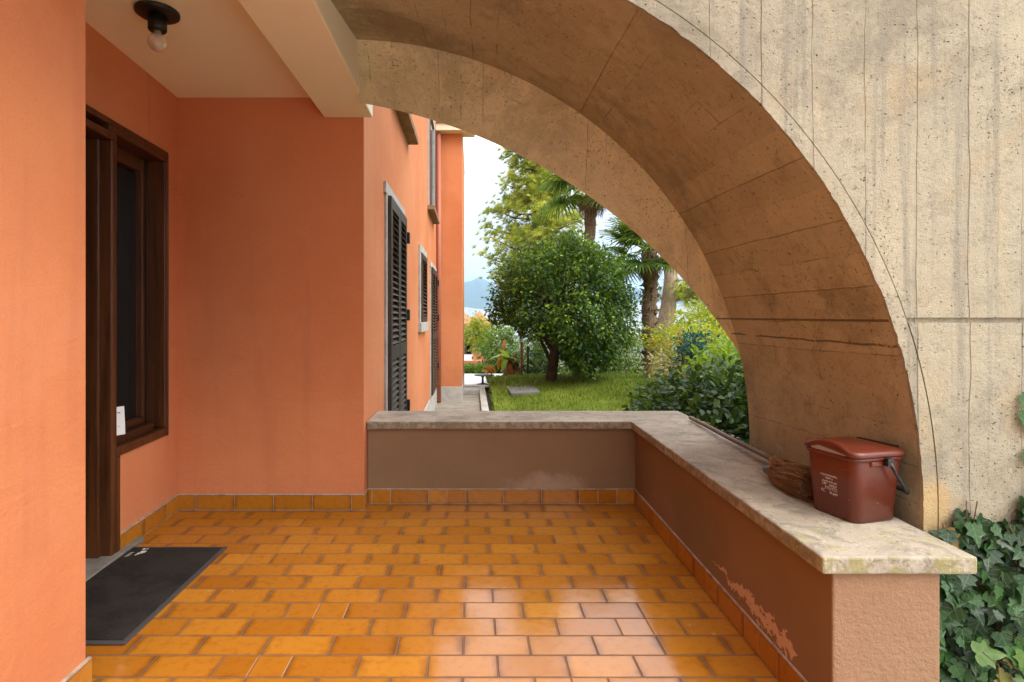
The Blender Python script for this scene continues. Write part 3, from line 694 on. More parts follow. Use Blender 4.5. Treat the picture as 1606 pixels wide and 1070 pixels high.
# ------------------------------------------------------------------ compost bin on the coping
BINM = G('brown_red_plastic'); o_ = BINM.obj(); nb = BINM.noise(o_, 9, 4)
dust = BINM.m2('MULTIPLY', BINM.m2('GREATER_THAN', BINM.noise(o_, 70, 3, .7), .69), .6)
BINM = BINM.fin(BINM.mix(dust, BINM.mix(nb, (.098, .017, .007), (.125, .023, .010)), (.45, .27, .19)), BINM.m2('ADD', .26, BINM.m2('MULTIPLY', nb, .12)), BINM.bump(BINM.noise(o_, 60, 3), .05, .002), .5)
BINZ = .5545
bin_ = tag(empty('food_waste_bin', (1.338, 1.995, BINZ), R(15)), 'brown red plastic food waste bin with lid standing on the stone coping', 'bin')
def rrect(hx, hy, r, n=6):
    P = []
    for cx, cy, a0 in ((hx - r, hy - r, 0), (-hx + r, hy - r, 90), (-hx + r, -hy + r, 180), (hx - r, -hy + r, 270)):
        for k in range(n + 1):
            a = R(a0 + 90 * k / n); P.append((cx + r * math.cos(a), cy + r * math.sin(a)))
    Q = []
    for i, p in enumerate(P):
        Q.append(p); q = P[(i + 1) % len(P)]
        if (i + 1) % (n + 1) == 0: Q += [(p[0] + (q[0] - p[0]) * k / 10, p[1] + (q[1] - p[1]) * k / 10) for k in range(1, 10)]
    return Q
def loft(mb, secs):
    rings = [mb.pts([(x, y, z + (dz(x, y) if dz else 0)) for x, y in rrect(hx, hy, r)]) for hx, hy, r, z, dz in secs]
    n = len(rrect(1, 1, .1))
    for i in range(len(rings) - 1):
        for k in range(n):
            l = (k + 1) % n; mb.face((rings[i] + k, rings[i] + l, rings[i + 1] + l, rings[i + 1] + k), None, 0., True)
    mb.face([rings[0] + k for k in range(n)][::-1]); mb.face([rings[-1] + k for k in range(n)])
bk = MB(); loft(bk, [(.084, .084, .026, 0, None), (.090, .090, .03, .004, None), (.104, .104, .032, .208, None), (.104, .104, .032, .209, None), (.109, .109, .033, .2095, None), (.109, .109, .033, .222, None), (.100, .100, .03, .2225, None)])
bko = bk.build('bucket', BINM, bin_)
# side lug plates under the rim
lugs = MB()
for s in (-1, 1): MB().box((-.045, s * .104 - .006, .192), (.045, s * .104 + .006, .2092)).build('lug', BINM, bin_, .004)
dome = lambda a: (lambda x, y: a * max(0, 1 - (x / .13) ** 2) - (.010 * max(0, 1 - (y / .075) ** 2) * -1 if x < -.085 else 0))
lid = MB(); arcf = lambda x, y: (.024 * max(0, 1 - (y / .085) ** 2) if x < -.07 else 0)
loft(lid, [(.113, .113, .034, .2235, arcf), (.115, .115, .035, .226, arcf), (.115, .115, .035, .236, arcf), (.108, .108, .033, .243, arcf),
           (.090, .090, .03, .247, lambda x, y: .6 * arcf(x, y)), (.070, .074, .028, .252, None), (.045, .058, .025, .254, None), (.012, .02, .008, .2545, None)])
lid.build('lid', BINM, bin_)
li = MB(); li.box((-.1085, -.070, .2226), (-.098, .070, .243)); li.build('inner_rim', plain('grey_plastic', (.30, .26, .23), .5), bin_, .003)
hg = MB(); hg.box((.10, -.075, .238), (.118, .075, .248)); hg.build('hinge', plain('dark_plastic', (.02, .012, .01), .5), bin_, .003)
BLP = plain('black_plastic', (.010, .010, .011), .35, .2)
hb = MB()
for s in (-1, 1):
    hb.lathe([(.013, 0), (.013, .014), (.009, .018)], (0, 0, 0), 16, Matrix.Translation((.015, s * .111, .208)) @ Matrix.Rotation(R(90 * s * -1), 4, 'X'))
    hb.box((.003, s * .122 - .006, .196), (.027, s * .122 + .006, .222))
    hb.tube([(.015, s * .124, .208), (.035, s * .126, .175), (.068, s * .127, .130), (.084, s * .126, .108), (.092, s * .122, .104)], [.006, .0055, .0055, .009, .009], 8)
hb.tube([(.092, -.122, .104), (.110, -.108, .103), (.113, 0, .103), (.110, .108, .103), (.092, .122, .104)], .007, 8)
hb.build('handle', BLP, bin_)
tx = MB(); r2 = random.Random(4)
def faceP(y, z): return V((-(.084 + .006 * min(1, z / .004) + .014 * (z - .004) / .204) - .0006, y, z))
def stroke(y0, z0, y1, z1, wd):
    a, b = faceP(y0, z0), faceP(y1, z1); d = (b - a).normalized(); s_ = V((-1, 0, 0)).cross(d) * wd / 2; k = V((-.0004, 0, 0))
    o = tx.pts([a - s_ + k, b - s_ + k, b + s_ + k, a + s_ + k]); tx.face((o, o + 1, o + 2, o + 3))
rows_t = [(.035, -.030, .137, .0045, 11), (.018, -.012, .126, .0065, 5), (.030, -.028, .115, .0045, 9), (.032, .012, .104, .008, 3), (.004, -.028, .102, .007, 5), (.020, -.028, .090, .009, 6), (.036, .020, .078, .009, 2), (.004, -.028, .076, .007, 5)]
for ya, yb, z, hh, k in rows_t:
    wdt = (yb - ya) / k
    for i in range(k):
        y = ya + wdt * i; e = y + wdt * .72; wl_ = .0012
        for st in r2.sample([(y, z, y, z + hh), (e, z, e, z + hh), (y, z + hh, e, z + hh), (y, z, e, z), (y, z + hh / 2, e, z + hh / 2), (y, z, e, z + hh)], 3): stroke(*st, wl_)
tx.build('printed_text', PRINT, bin_)
# ------------------------------------------------------------------ broom and whisk lying on the coping
def strands(mb, n, fn, w, seg=6):
    for i in range(n):
        pts = fn(i); mb.tube(pts, [w * (1 - .5 * k / (len(pts) - 1)) for k in range(len(pts))], 3, False, rnd.random())
BR1 = m_leaf('orange_bristle', [(.20, .085, .02), (.36, .17, .05), (.45, .24, .09)], .1, .7, .2)
BR2 = m_leaf('brown_bristle', [(.16, .09, .04), (.32, .18, .085), (.48, .30, .16)], .1, .75, .2)
hA, hB = V((1.448, 3.76, .5725)), V((1.355, 2.52, .6005))
broom = tag(empty('broom', hB), 'old broom with brown stick lying along the coping edge', 'broom')
inv = Matrix.Translation(-hB)
st = MB().tube([hA.lerp(hB, k / 8) + V((0, 0, .002 * math.sin(k))) for k in range(9)], .0125, 10)
so_ = st.build('broomstick', m_wood('weathered_stick', (.10, .065, .048), (.20, .135, .10), .6, 1), broom); so_.matrix_parent_inverse = inv
bb = MB(); dirb = (hB - hA).normalized()
def fb(i):
    a = rnd.uniform(0, 2 * math.pi); r0 = .013 * math.sqrt(rnd.random()); r1 = .040 * math.sqrt(rnd.random()); L = rnd.uniform(.28, .40)
    s_ = dirb.cross(V((0, 0, 1))).normalized(); up = s_.cross(dirb); P_ = []
    for k in range(6):
        t = k / 5; r_ = r0 + (r1 - r0) * math.sin(t * 1.9) + .004 * math.sin(9 * t + i); bulge = .018 * math.sin(min(1, t * 3) * math.pi * .5)
        q = hB + dirb * (L * t - .04) + s_ * math.cos(a) * (r_ * 1.4 + bulge * math.cos(a)) + up * math.sin(a) * r_ * .9
        q.z = max(q.z - .01 * t, .557 + .002 * rnd.random()); P_.append(q)
    return P_
strands(bb, 260, fb, .0023); bo = bb.build('bristles', BR1, broom); bo.matrix_parent_inverse = inv
bt = MB()
for k in range(5): bt.tube([hB + dirb * (.005 + .012 * k) + V((.022 * math.cos(a) * (1 + .1 * k), 0, .018 * math.sin(a))) for a in [j * math.pi / 8 for j in range(17)]], .0018, 4, False)
bo = bt.build('binding', BR1, broom); bo.matrix_parent_inverse = inv
wt = V((1.268, 2.425, .588)); wd = V((.015, -1, .02)).normalized()
whisk = tag(empty('twig_brush', wt), 'short brown twig brush with blue grey tip beside the bin', 'brush'); inv = Matrix.Translation(-wt)
wb = MB()
def fw(i):
    a = rnd.uniform(0, 2 * math.pi); rr0 = math.sqrt(rnd.uniform(.25, 1)); L = rnd.uniform(.26, .33); P_ = []; tw = rnd.uniform(-.5, .5)
    s_ = wd.cross(V((0, 0, 1))).normalized(); up = s_.cross(wd); ph = rnd.uniform(0, 6)
    for k in range(8):
        t = k / 7; r_ = (.012 + .052 * math.sin(min(1, t * 1.25) * math.pi * .5)) * rr0 + .0025 * math.sin(7 * t + ph); aa = a + tw * t
        q = wt + wd * (L * t) + s_ * math.cos(aa) * r_ + up * math.sin(aa) * r_ + V((0, 0, .020 * t))
        q.z = max(q.z, .5555 + .001 * rnd.random()); P_.append(q)
    return P_
strands(wb, 520, fw, .0024)
cone = []
for k in range(9):
    t = k / 8; cone.append((wt + wd * (.29 * t) + V((0, 0, .020 * t)), max(.004, (.010 + .046 * math.sin(min(1, t * 1.25) * math.pi * .5)) * .86)))
wb.tube([c[0] + V((0, 0, 0)) for c in cone], [min(c[1], c[0].z - .556) for c in cone], 14, True, .05)
wo = wb.build('bristles', BR2, whisk); wo.matrix_parent_inverse = inv
wc = MB().tube([wt - wd * .022 + V((0, 0, -.004)), wt - wd * .012, wt + wd * .012, wt + wd * .03 + V((0, 0, .003))], [.010, .019, .020, .021], 12)
wo = wc.build('binding', plain('blue_grey_tape', (.075, .085, .105), .6, .3), whisk); wo.matrix_parent_inverse = inv
n = 46; q_ = rng.random(n); LPp = np.column_stack([1.462 + .02 * q_ + rng.uniform(-.004, .03, n), 2.75 + 1.0 * q_, .5565 + rng.uniform(0, .012, n)])
LIT = m_leaf('dry_litter', [(.16, .10, .04), (.34, .26, .12), (.42, .40, .14), (.10, .20, .03)], .25, .6, .2)
tag(scatter('leaf_litter', ([(0, 0, 0), (.30, .45, .06), (0, 1, -.10), (-.30, .45, .06)], [(0, 1, 2), (0, 2, 3)]), LPp, rng.normal(0, 1, (n, 3)) * np.array([1, 1, .15]), np.array([[0, 0, 1]] * n) + rng.normal(0, .3, (n, 3)), rng.uniform(.015, .035, n), LIT), 'dry leaf crumbs along the outer edge of the coping', 'leaf litter', kind='stuff')
# ------------------------------------------------------------------ ivy on the arch wall
def lobed(pts, fold=.10, curl=.0):
    """leaf outline (half) mirrored, fan faces from a midrib"""
    mid = [(0, t) for t in (0., .25, .5, .75, 1.)]
    v = [(0, y, -fold * .3 + curl * y * y) for _, y in mid]; f = []
    for s in (1, -1):
        o = len(v)
        v += [(s * x, y, fold * (x * 1.6) ** 1.0 * .9 + curl * y * y - .25 * x * x) for x, y in pts]
        n = len(pts)
        seq = [0] + [o + i for i in range(n)] + [4]
        # connect outline to nearest midrib vertices
        for i in range(len(seq) - 1):
            def mi(k):
                if k == 0: return 0
                if k == len(seq) - 1: return 4
                y = pts[k - 1][1]; return min(range(5), key=lambda q: abs(mid[q][1] - y * .9 - .04))
            a, b = seq[i], seq[i + 1]; ma, mb_ = mi(i), mi(i + 1)
            ids = [a, b, mb_] if ma == mb_ else [a, b, mb_, ma]
            ids = [k for q, k in enumerate(ids) if k not in ids[:q]]
            if len(ids) >= 3: f.append(tuple(ids if s > 0 else ids[::-1]))
            if ma != mb_ and abs(ma - mb_) > 1:
                pass
    return v, f
IVYT = lobed([(.10, -.10), (.30, -.10), (.46, .02), (.40, .16), (.36, .26), (.52, .42), (.34, .48), (.20, .56), (.16, .72), (.07, .90)], .10, -.08)
OVAL = lobed([(.14, .10), (.25, .30), (.28, .48), (.22, .70), (.10, .90)], .14, -.12)
WIDE = ([(0, 0, 0), (.30, .45, .06), (0, 1, -.10), (-.30, .45, .06)], [(0, 1, 2), (0, 2, 3)])
SIMPLE = ([(0, 0, 0), (.24, .42, .07), (0, 1, -.04), (-.24, .42, .07)], [(0, 1, 2), (0, 2, 3)])
def m_ivy():
    g = G('ivy_leaf'); a = g.attr(); p = g.pos()
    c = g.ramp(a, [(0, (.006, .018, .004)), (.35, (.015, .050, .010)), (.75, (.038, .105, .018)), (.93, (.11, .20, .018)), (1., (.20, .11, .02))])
    n = g.noise(p, 55, 5, .65); c = g.mix(g.m2('MULTIPLY', g.ss(n, .5, .68), .30), c, (.060, .105, .045))
    lx, ly = g.attr('lx'), g.attr('ly')
    rib = g.ss(lx, .030, .006)
    lat = g.m2('ABSOLUTE', g.m2('SUBTRACT', g.m2('FRACT', g.m2('MULTIPLY', g.m2('SUBTRACT', ly, g.m2('MULTIPLY', lx, .75)), 3.6)), .5))
    vein = g.m2('MAXIMUM', rib, g.m2('MULTIPLY', g.ss(lat, .10, .02), .7))
    c = g.mix(g.m2('MULTIPLY', vein, .55), c, (.13, .20, .085))
    g.fin(c, g.m2('ADD', .26, g.m2('MULTIPLY', n, .25)), g.bump(g.noise(p, 90, 3), .25, .003), .4)
    t = g.n('ShaderNodeBsdfTranslucent', {0: g.mix(.5, c, (.10, .18, .02))}); ms = g.n('ShaderNodeMixShader', {0: .15, 1: g.b.outputs[0], 2: t.outputs[0]})
    g.t.links.new(ms.outputs[0], g.out.inputs[0]); return g.m
IVYM = m_ivy()
ivy = tag(empty('ivy', (1.9, 1.8, -.5)), 'dark glossy ivy climbing the concrete wall beside the parapet end', 'ivy')
def ivy_top(x): return .50 + (x - 1.5) * .62 + .06 * math.sin(x * 17) if x < 1.86 else .72 + .10 * math.sin(x * 7)
IP, ID, IN, IS, IV = [], [], [], [], []
while len(IP) < 3400:
    x = rnd.uniform(1.40, 2.9); z = rnd.uniform(-.55, .85); top = ivy_top(x)
    if z > top - .01: continue
    if x < 1.53 and z > .47: continue
    dep = rnd.random() ** 1.3 * min(.26, .035 + max(0, top - z) * .40)
    y = 1.872 - dep
    if x < 1.47 and y < 1.70: continue
    IP.append((x, y, z)); ID.append((rnd.gauss(0, .55), -.35 + rnd.gauss(0, .25), -1 + rnd.gauss(0, .45))); IN.append((rnd.gauss(0, .35), -1 + rnd.gauss(0, .2), .55 + rnd.gauss(0, .35)))
    IS.append(rnd.uniform(.032, .076)); v_ = rnd.gauss(.50, .24) * (.35 + .65 * min(1, dep / .12)); IV.append(1. if rnd.random() < .018 else min(.97, max(0, v_)))  # leaves close to the wall darkened, painting the shade deep in the ivy
for x, z in ((1.822, .93), (1.84, .90), (1.83, .985), (1.86, .95), (1.835, .80)):
    IP.append((x, 1.865, z)); ID.append((rnd.gauss(-.3, .3), -.2, -1)); IN.append((0, -1, .4)); IS.append(.05); IV.append(.7)
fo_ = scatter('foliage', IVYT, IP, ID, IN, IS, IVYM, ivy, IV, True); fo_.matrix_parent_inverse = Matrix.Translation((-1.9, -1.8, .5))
stm = MB()
for k in range(26):
    x = rnd.uniform(1.5, 2.7); p_ = V((x, 1.872, -.55)); path = [p_.copy()]
    while p_.z < ivy_top(p_.x) - .04 and len(path) < 22:
        p_ = p_ + V((rnd.gauss(.0, .03), 0, .07)); p_.y = 1.870 - rnd.random() * .03; p_.x = min(2.9, max(1.5, p_.x)); path.append(p_.copy())
    stm.tube(path, [.005 * (1 - .6 * i / len(path)) for i in range(len(path))], 5)
for k in range(26):
    x, z = rnd.uniform(1.5, 2.0), rnd.uniform(-.2, .4); a = V((x, 1.70, z)); stm.tube([a, a + V((rnd.gauss(0, .04), -.05, -.01)), a + V((rnd.gauss(0, .07), -.07, -.09))], .0016, 4)
so_ = stm.build('stem', m_bark('ivy_stem', (.09, .055, .03), (.17, .11, .06)), ivy); so_.matrix_parent_inverse = Matrix.Translation((-1.9, -1.8, .5))
# ------------------------------------------------------------------ side wall: shutters and windows
def slats(mb, y0, y1, z0, z1, x0, pitch=.05):
    n = int((z1 - z0) / pitch)
    for i in range(n):
        z = z0 + (i + .5) * (z1 - z0) / n
        M = Matrix.Translation((x0, 0, z)) @ Matrix.Rotation(R(38), 4, 'Y'); mb.box((-.022, y0, -.004), (.022, y1, .004), M)
FX = -.695
def hsub(mb, name, m, parent, bevel=0.):
    o = mb.build(name, m, parent, bevel); return o
def french(y0, y1, z0, z1, m, trim=True):
    s = MB()
    f = MB()
    f.box((FX - .01, y0 - .10, z1), (FX + .022, y1 + .06, z1 + .09)); f.box((FX - .01, y1, z0), (FX + .020, y1 + .06, z1 - .001))
    f.box((FX - .01, y0 - .06, z0), (FX + .020, y0, z1 - .001))
    fo = hpart(f, 'window', TRIM, .004)
    ym = (y0 + y1) / 2
    for a, b in ((y0, ym - .004), (ym + .004, y1)):
        t = .07; x0, x1 = FX + .008, FX + .050
        p = MB(); p.box((x0, a, z0 + .02), (x1, a + t, z1 - .006)); p.box((x0, b - t, z0 + .02), (x1, b, z1 - .006))
        zm = z0 + .93
        for q0, q1 in ((z0 + .02, z0 + .14), (zm, zm + .12), (z1 - .10, z1 - .006)): p.box((x0, a + t, q0), (x1, b - t, q1))
        slats(p, a + t, b - t, z0 + .14, zm, FX + .032); slats(p, a + t, b - t, zm + .12, z1 - .10, FX + .032)
        so = p.build('shutter', m, fo, .002)
    hg = MB()
    for z in (z0 + .35, z0 + 1.25, z1 - .25): MB().box((FX + .0205, y1 - .01, z), (FX + .075, y1 + .05, z + .11)).build('hinge', BLACK, fo, .003)
french(4.56, 5.66, -.05, 2.22, SHUT)
french(9.42, 10.75, -.10, 2.06, SHUT)
def window(y0, y1, z0, z1, sill_out=.05):
    f = MB(); b = .10
    f.box((FX - .01, y0 - b, z1), (FX + .030, y1 + b, z1 + b)); f.box((FX - .01, y0 - b, z0), (FX + .030, y0, z1 - .001)); f.box((FX - .01, y1, z0), (FX + .030, y1 + b, z1 - .001))
    fo = hpart(f, 'window', TRIM, .004)
    MB().box((FX - .01, y0 - b - .03, z0 - .13), (FX + sill_out, y1 + b + .03, z0 - .001)).build('sill', TRIM, fo, .006)
    p = MB(); t = .06; x0, x1 = FX + .006, FX + .046
    p.box((x0, y0, z0), (x1, y0 + t, z1 - .002)); p.box((x0, y1 - t, z0), (x1, y1, z1 - .002)); p.box((x0, y0 + t, z0), (x1, y1 - t, z0 + .08)); p.box((x0, y0 + t, z1 - .08), (x1, y1 - t, z1 - .002))
    slats(p, y0 + t, y1 - t, z0 + .08, z1 - .08, FX + .028); p.build('shutter', SHUT, fo, .002)
window(7.45, 8.30, 1.16, 2.08)
def upper(y0, y1, z0, z1, open_, parent=None):
    f = MB(); b = .08
    f.box((FX - .01, y0 - b, z0), (FX + .028, y0, z1)); f.box((FX - .01, y1, z0), (FX + .028, y1 + b, z1)); f.box((FX - .01, y0 - b, z1 + .001), (FX + .028, y1 + b, z1 + b))
    fo = hpart(f, 'window', TRIM, .004)
    MB().box((FX - .01, y0 - .12, z0 - .07), (FX + .11, y1 + .12, z0 - .001)).build('sill', m_sill, fo, .006)
    MB().box((FX + .001, y0, z0), (FX + .004, y1, z1)).build('pane', GLASS, fo)
    if open_:
        for yy, s in ((y0 - .01, -1), (y1 + .01, 1)):
            p = MB(); w_ = (y1 - y0) / 2; M = Matrix.Translation((FX + .032, yy, 0)) @ Matrix.Rotation(R(s * 66 if s < 0 else 60), 4, 'Z')
            t = .06; p.box((0, 0, z0), (.04, s * t, z1), M) if s > 0 else p.box((0, -t, z0), (.04, 0, z1), M)
            if s > 0:
                p.box((0, w_ - t, z0), (.04, w_, z1), M); p.box((0, t, z0), (.04, w_ - t, z0 + .09), M); p.box((.015, t, z0 + .09), (.025, w_ - t, z1), M)
            else:
                p.box((0, -w_, z0), (.04, -w_ + t, z1), M); p.box((0, -w_ + t, z0), (.04, -t, z0 + .09), M); p.box((.015, -w_ + t, z0 + .09), (.025, -t, z1), M)
            p.build('shutter', SHUT2, fo, .003)
m_sill = m_rough('brown_stone_sill', (.20, .13, .07), (.30, .20, .115), 9)
upper(4.95, 6.1, 3.19, 4.7, False); upper(9.0, 10.2, 2.98, 4.6, True)
dp = MB().tube([(FX + .05, 11.10, -.45), (FX + .05, 11.10, 4.8)], .045, 10); hpart(dp, 'downpipe', plain('rust_red_pipe', (.40, .13, .075), .6))
# ------------------------------------------------------------------ garden ground
def gz(x, y):
    z = -.46
    z += .30 * math.exp(-((x - 2.0) ** 2 / 6.0 + (y - 12.8) ** 2 / 5.5)) + .16 * max(0, min(1, (x - 2.2) / 3)) * max(0, min(1, (y - 8) / 4))
    if y > 15: z -= .09 * (y - 15)
    return z
gm = MB(); gm.grid([[(x * .4, y * .4, gz(x * .4, y * .4) + .02 * math.sin(x * 1.3) * math.cos(y * 1.7)) for y in range(10, 40)] for x in range(1, 40)], None, True)
tag(gm.build('lawn', m_lawn()), 'bright green lawn mound under the trees', 'lawn', kind='structure')
GRD = m_rough('garden_soil', (.075, .062, .035), (.13, .115, .06), 3, .5)
gg = MB(); ring = []
for r_, z in ((0, -.56), (9, -.56), (16, -.70), (24, -2.6), (60, -12), (160, -45), (500, -75), (2000, -80), (9000, -80)):
    ring.append([(r_ * math.sin(a) + 1, r_ * math.cos(a) + 6, z) for a in [k * math.pi / 24 for k in range(49)]])
tag(MB().box((1.375, -9, -.62), (9, 1.878, -.50)).box((-9, -9, -.62), (1.374, -2.61, -.50)).build('reflector', m_rough('bounce_ground', (.46, .44, .40), (.58, .56, .52), 3)), 'unseen pale forecourt around the terrace', 'reflector', kind='structure')  # unseen pale ground added to bounce light onto the vault and front
gg.grid(ring, None, True); tag(gg.build('ground', GRD), 'sloping ground beyond the garden', 'ground', kind='structure')
pv = MB(); 
for i in range(11):
    y0 = 4.2 + i * .9; pv.box((-.69, y0, -.58), (.16, y0 + .885, -.462 + .004 * (i % 2)))
PAVE = m_rough('path_stone', (.20, .175, .14), (.33, .29, .235), 5)
tag(pv.build('path', PAVE, None, .008), 'worn stone path beside the house wall', 'path', kind='structure')
KERB = m_rough('kerb_concrete', (.33, .31, .27), (.47, .44, .39), 6)
tag(MB().box((.165, 4.3, -.6), (.30, 13.25, -.40)).build('kerb', KERB, None, .015), 'long concrete kerb between path and lawn', 'kerb')
lowwall = tag(empty('garden_wall', (.5, 13.4, -.675)), 'low mossy wall with pale slab top closing the path end', 'low wall')
MOSS = m_rough('mossy_render', (.10, .12, .03), (.22, .22, .06), 5)
MB().box((-.70, -.07, -.2), (.80, .08, .235)).build('wall', MOSS, lowwall); MB().box((-.75, -.14, .236), (.88, .16, .272)).build('coping', KERB, lowwall, .008)
stp = MB().box((-.685, 12.3, -.47), (.16, 12.75, -.36)); tag(stp.build('step', KERB, None, .012), 'low stone step across the path end', 'step', kind='structure')
ms_ = MB().box((-.29, -.40, -.05), (.29, .40, .012)); so_ = ms_.build('drain_cover', m_rough('grey_slab', (.13, .13, .125), (.20, .20, .19), 6), None, .01)
so_.location = (1.03, 11.5, gz(1.03, 11.5) + .02); so_.rotation_euler = (R(1.5), R(-2.5), R(3)); tag(so_, 'flat grey slab cover set in the lawn', 'slab')
GRS = m_leaf('grass_blade', [(.07, .115, .012), (.13, .19, .018), (.22, .27, .035)], .35, .6, .2)
n = 26000; gx = rng.uniform(.35, 6.0, n); gy = 8.0 + rng.random(n) * 7.0
GP = np.array([(a, b, gz(a, b) + .0) for a, b in zip(gx, gy)]); GD = np.column_stack([rng.normal(0, .35, n), rng.normal(0, .35, n), np.ones(n)])
tag(scatter('grass', ([(-.12, 0, 0), (.12, 0, 0), (.0, 1, .1)], [(0, 1, 2)]), GP, GD, rng.normal(0, 1, (n, 3)), rng.uniform(.03, .075, n), GRS), 'short bright grass blades on the lawn', 'grass', kind='stuff')
# ------------------------------------------------------------------ trees and shrubs
def nrm(a): return a / (np.linalg.norm(a, axis=1)[:, None] + 1e-9)
def crown(n, ncl, ctr, rad, sig, shell=.55, bumps=.16, droop=.25, floor=-9):
    d = nrm(rng.normal(0, 1, (ncl, 3))); r = shell + (1 - shell) * rng.random(ncl) ** .6
    ph = rng.uniform(0, 6, 6)
    r *= 1 + bumps * (np.sin(d[:, 0] * 4 + ph[0]) * np.sin(d[:, 1] * 4 + ph[1]) + np.sin(d[:, 2] * 5 + ph[2]) * .6)
    C = ctr + d * r[:, None] * np.array(rad); cv = rng.random(ncl)
    k = rng.integers(0, ncl, n); Pp = C[k] + rng.normal(0, 1, (n, 3)) * sig * np.array(rad) / max(rad)
    keep = Pp[:, 2] > floor; Pp = Pp[keep]; k = k[keep]; n = len(Pp)
    o = nrm((Pp - ctr) / np.array(rad)); D = nrm(o * .8 + rng.normal(0, .7, (n, 3)) + np.array([0, 0, -droop])); Nn = nrm(o * .7 + np.array([0, 0, .8]) + rng.normal(0, .5, (n, 3)))
    return Pp, D, Nn, np.clip(cv[k] * .55 + rng.random(n) * .5, 0, 1), C
BARK = m_bark('dark_bark', (.035, .024, .016), (.085, .06, .04))
def tree_trunk(parent, base, top, r0, r1, C, nl, mat_b, inv, lr=.35, bend=.08, start=.55):
    base, top = V(base), V(top); tb = MB(); path = []
    for i in range(9):
        t = i / 8; path.append(base.lerp(top, t) + V((bend * math.sin(t * 3.2), bend * .6 * math.sin(t * 4.1 + 1), 0)))
    tb.tube([path[0] - V((0, 0, .12))] + path, [r0 * 1.45] + [r0 + (r1 - r0) * (i / 8) for i in range(9)], 10, True, 0., .06)
    idx = list(range(len(C))); rnd.shuffle(idx)
    for i in idx[:nl]:
        e = V(C[i]); s = path[min(8, int(8 * rnd.uniform(start, 1)))]; m_ = s.lerp(e, .5) + V((rnd.gauss(0, .08), rnd.gauss(0, .08), rnd.gauss(.05, .08)))
        tb.tube([s, m_, e], [r1 * lr * 1.6, r1 * lr, r1 * lr * .3], 6)
    o = tb.build('trunk', mat_b, parent); o.matrix_parent_inverse = inv
def plant(name, label, cat, base, group=None):
    e = tag(empty(name, base), label, cat, group); return e, Matrix.Translation(-V(base))
LF_DARK = m_leaf('camellia_leaf', [(.005, .017, .003), (.012, .040, .005), (.042, .108, .011), (.24, .35, .025)], .32, .46, .26)
# the round clipped tree
YT = 12.3; tb0 = px(862, 611, YT)
t1, inv = plant('camellia_tree', 'round dense dark green tree standing on the lawn mound', 'tree', tb0)
ctr = px(886, 486, YT); ctr.y = YT + .2
Pp, D, Nn, vv, C = crown(34000, 640, np.array(ctr), (1.55, 1.5, 1.52), .115, .55, .055, .15, gz(2, 12.3) + .06)
sk = np.array(ctr)
# hangs lower on the garden side, lifts over the trunk on the house side
low = Pp[:, 2] < ctr.z - .55; side = (Pp[:, 0] < ctr.x - .15); tx_ = tb0.x; zl = .62 + np.clip(tx_ - Pp[:, 0], 0, 3) * .42 + .10 * np.sin(Pp[:, 0] * 9); zl = zl - 1.1 * np.clip((Pp[:, 0] - tx_ - .22) / .55, 0, 1); keep = Pp[:, 2] > zl
Pp, D, Nn, vv = Pp[keep], D[keep], Nn[keep], vv[keep]
o = scatter('crown', WIDE, Pp, D, Nn, rng.uniform(.065, .105, len(Pp)), LF_DARK, t1, vv); o.matrix_parent_inverse = inv
sub_ = C[(C[:, 2] > .85 + np.clip(tx_ - C[:, 0], 0, 3) * .5)]
tree_trunk(t1, tb0, ctr + V((-.12, 0, .25)), .135, .06, sub_, 34, BARK, inv, .5, .04, .35)
# needle tuft template
def tuft(n, seed):
    r = np.random.default_rng(seed); v, f = [], []
    for i in range(n):
        d = r.normal(0, 1, 3); d /= np.linalg.norm(d); d[1] = abs(d[1]) * .8 + .1; a = np.cross(d, r.normal(0, 1, 3)); a /= np.linalg.norm(a); a *= .035
        o = len(v); v += [tuple(a * 1.5), tuple(-a * 1.5), tuple(d)]; f.append((o, o + 1, o + 2))
    return v, f
PINE = m_leaf('pine_needles', [(.10, .15, .018), (.21, .27, .025), (.42, .45, .055), (.60, .58, .11)], .35, .55, .2)
PBARK = m_bark('pine_bark', (.10, .055, .032), (.21, .13, .08))
def pine(base, top, spread, nb, ntuft, label, lo=.3):
    e, inv = plant('pine_tree', label, 'tree', base); base, top = V(base), V(top); tb = MB(); path = [base.lerp(top, i / 10) + V((.10 * math.sin(i * .9), .1 * math.sin(i * .7), 0)) for i in range(11)]
    H = top.z - base.z; tb.tube(path, [.19 * (1 - .085 * i) for i in range(11)], 9, True, 0., .05); TP_, TD = [], []
    for i in range(nb):
        t = lo + (1 - lo) * (i + rnd.random()) / nb; s = base.lerp(top, t); a = i * 2.399 + rnd.uniform(-.4, .4); L = spread * (1.02 - (t - lo) / (1 - lo) * .72) * rnd.uniform(.65, 1.12)
        d = V((math.cos(a), math.sin(a), rnd.uniform(-.05, .25))); e1 = s + d * L + V((0, 0, .10 * L)); mid_ = s.lerp(e1, .5) + V((0, 0, -.08 * L))
        tb.tube([s, mid_, e1], [.05, .03, .012], 5)
        for k in range(ntuft):
            q = .12 + .92 * rnd.random() ** .75; p_ = s.lerp(mid_, min(1, q * 2)) if q < .5 else mid_.lerp(e1, q * 2 - 1)
            off = V((rnd.gauss(0, 1), rnd.gauss(0, 1), rnd.gauss(.3, .7))) * (L * .09 + .10); TP_.append(tuple(p_ + off)); TD.append(tuple(d * .6 + V((rnd.gauss(0, .4), rnd.gauss(0, .4), .8))))
    TP_, TD = np.array(TP_), np.array(TD); n = len(TP_); h = n // 2
    o = tb.build('trunk', PBARK, e); o.matrix_parent_inverse = inv
    o = scatter('crown', tuft(34, 3), TP_, TD, rng.normal(0, 1, (n, 3)), rng.uniform(.11, .23, n), PINE, e, np.clip(rng.normal(.55, .25, n), 0, 1)); o.matrix_parent_inverse = inv
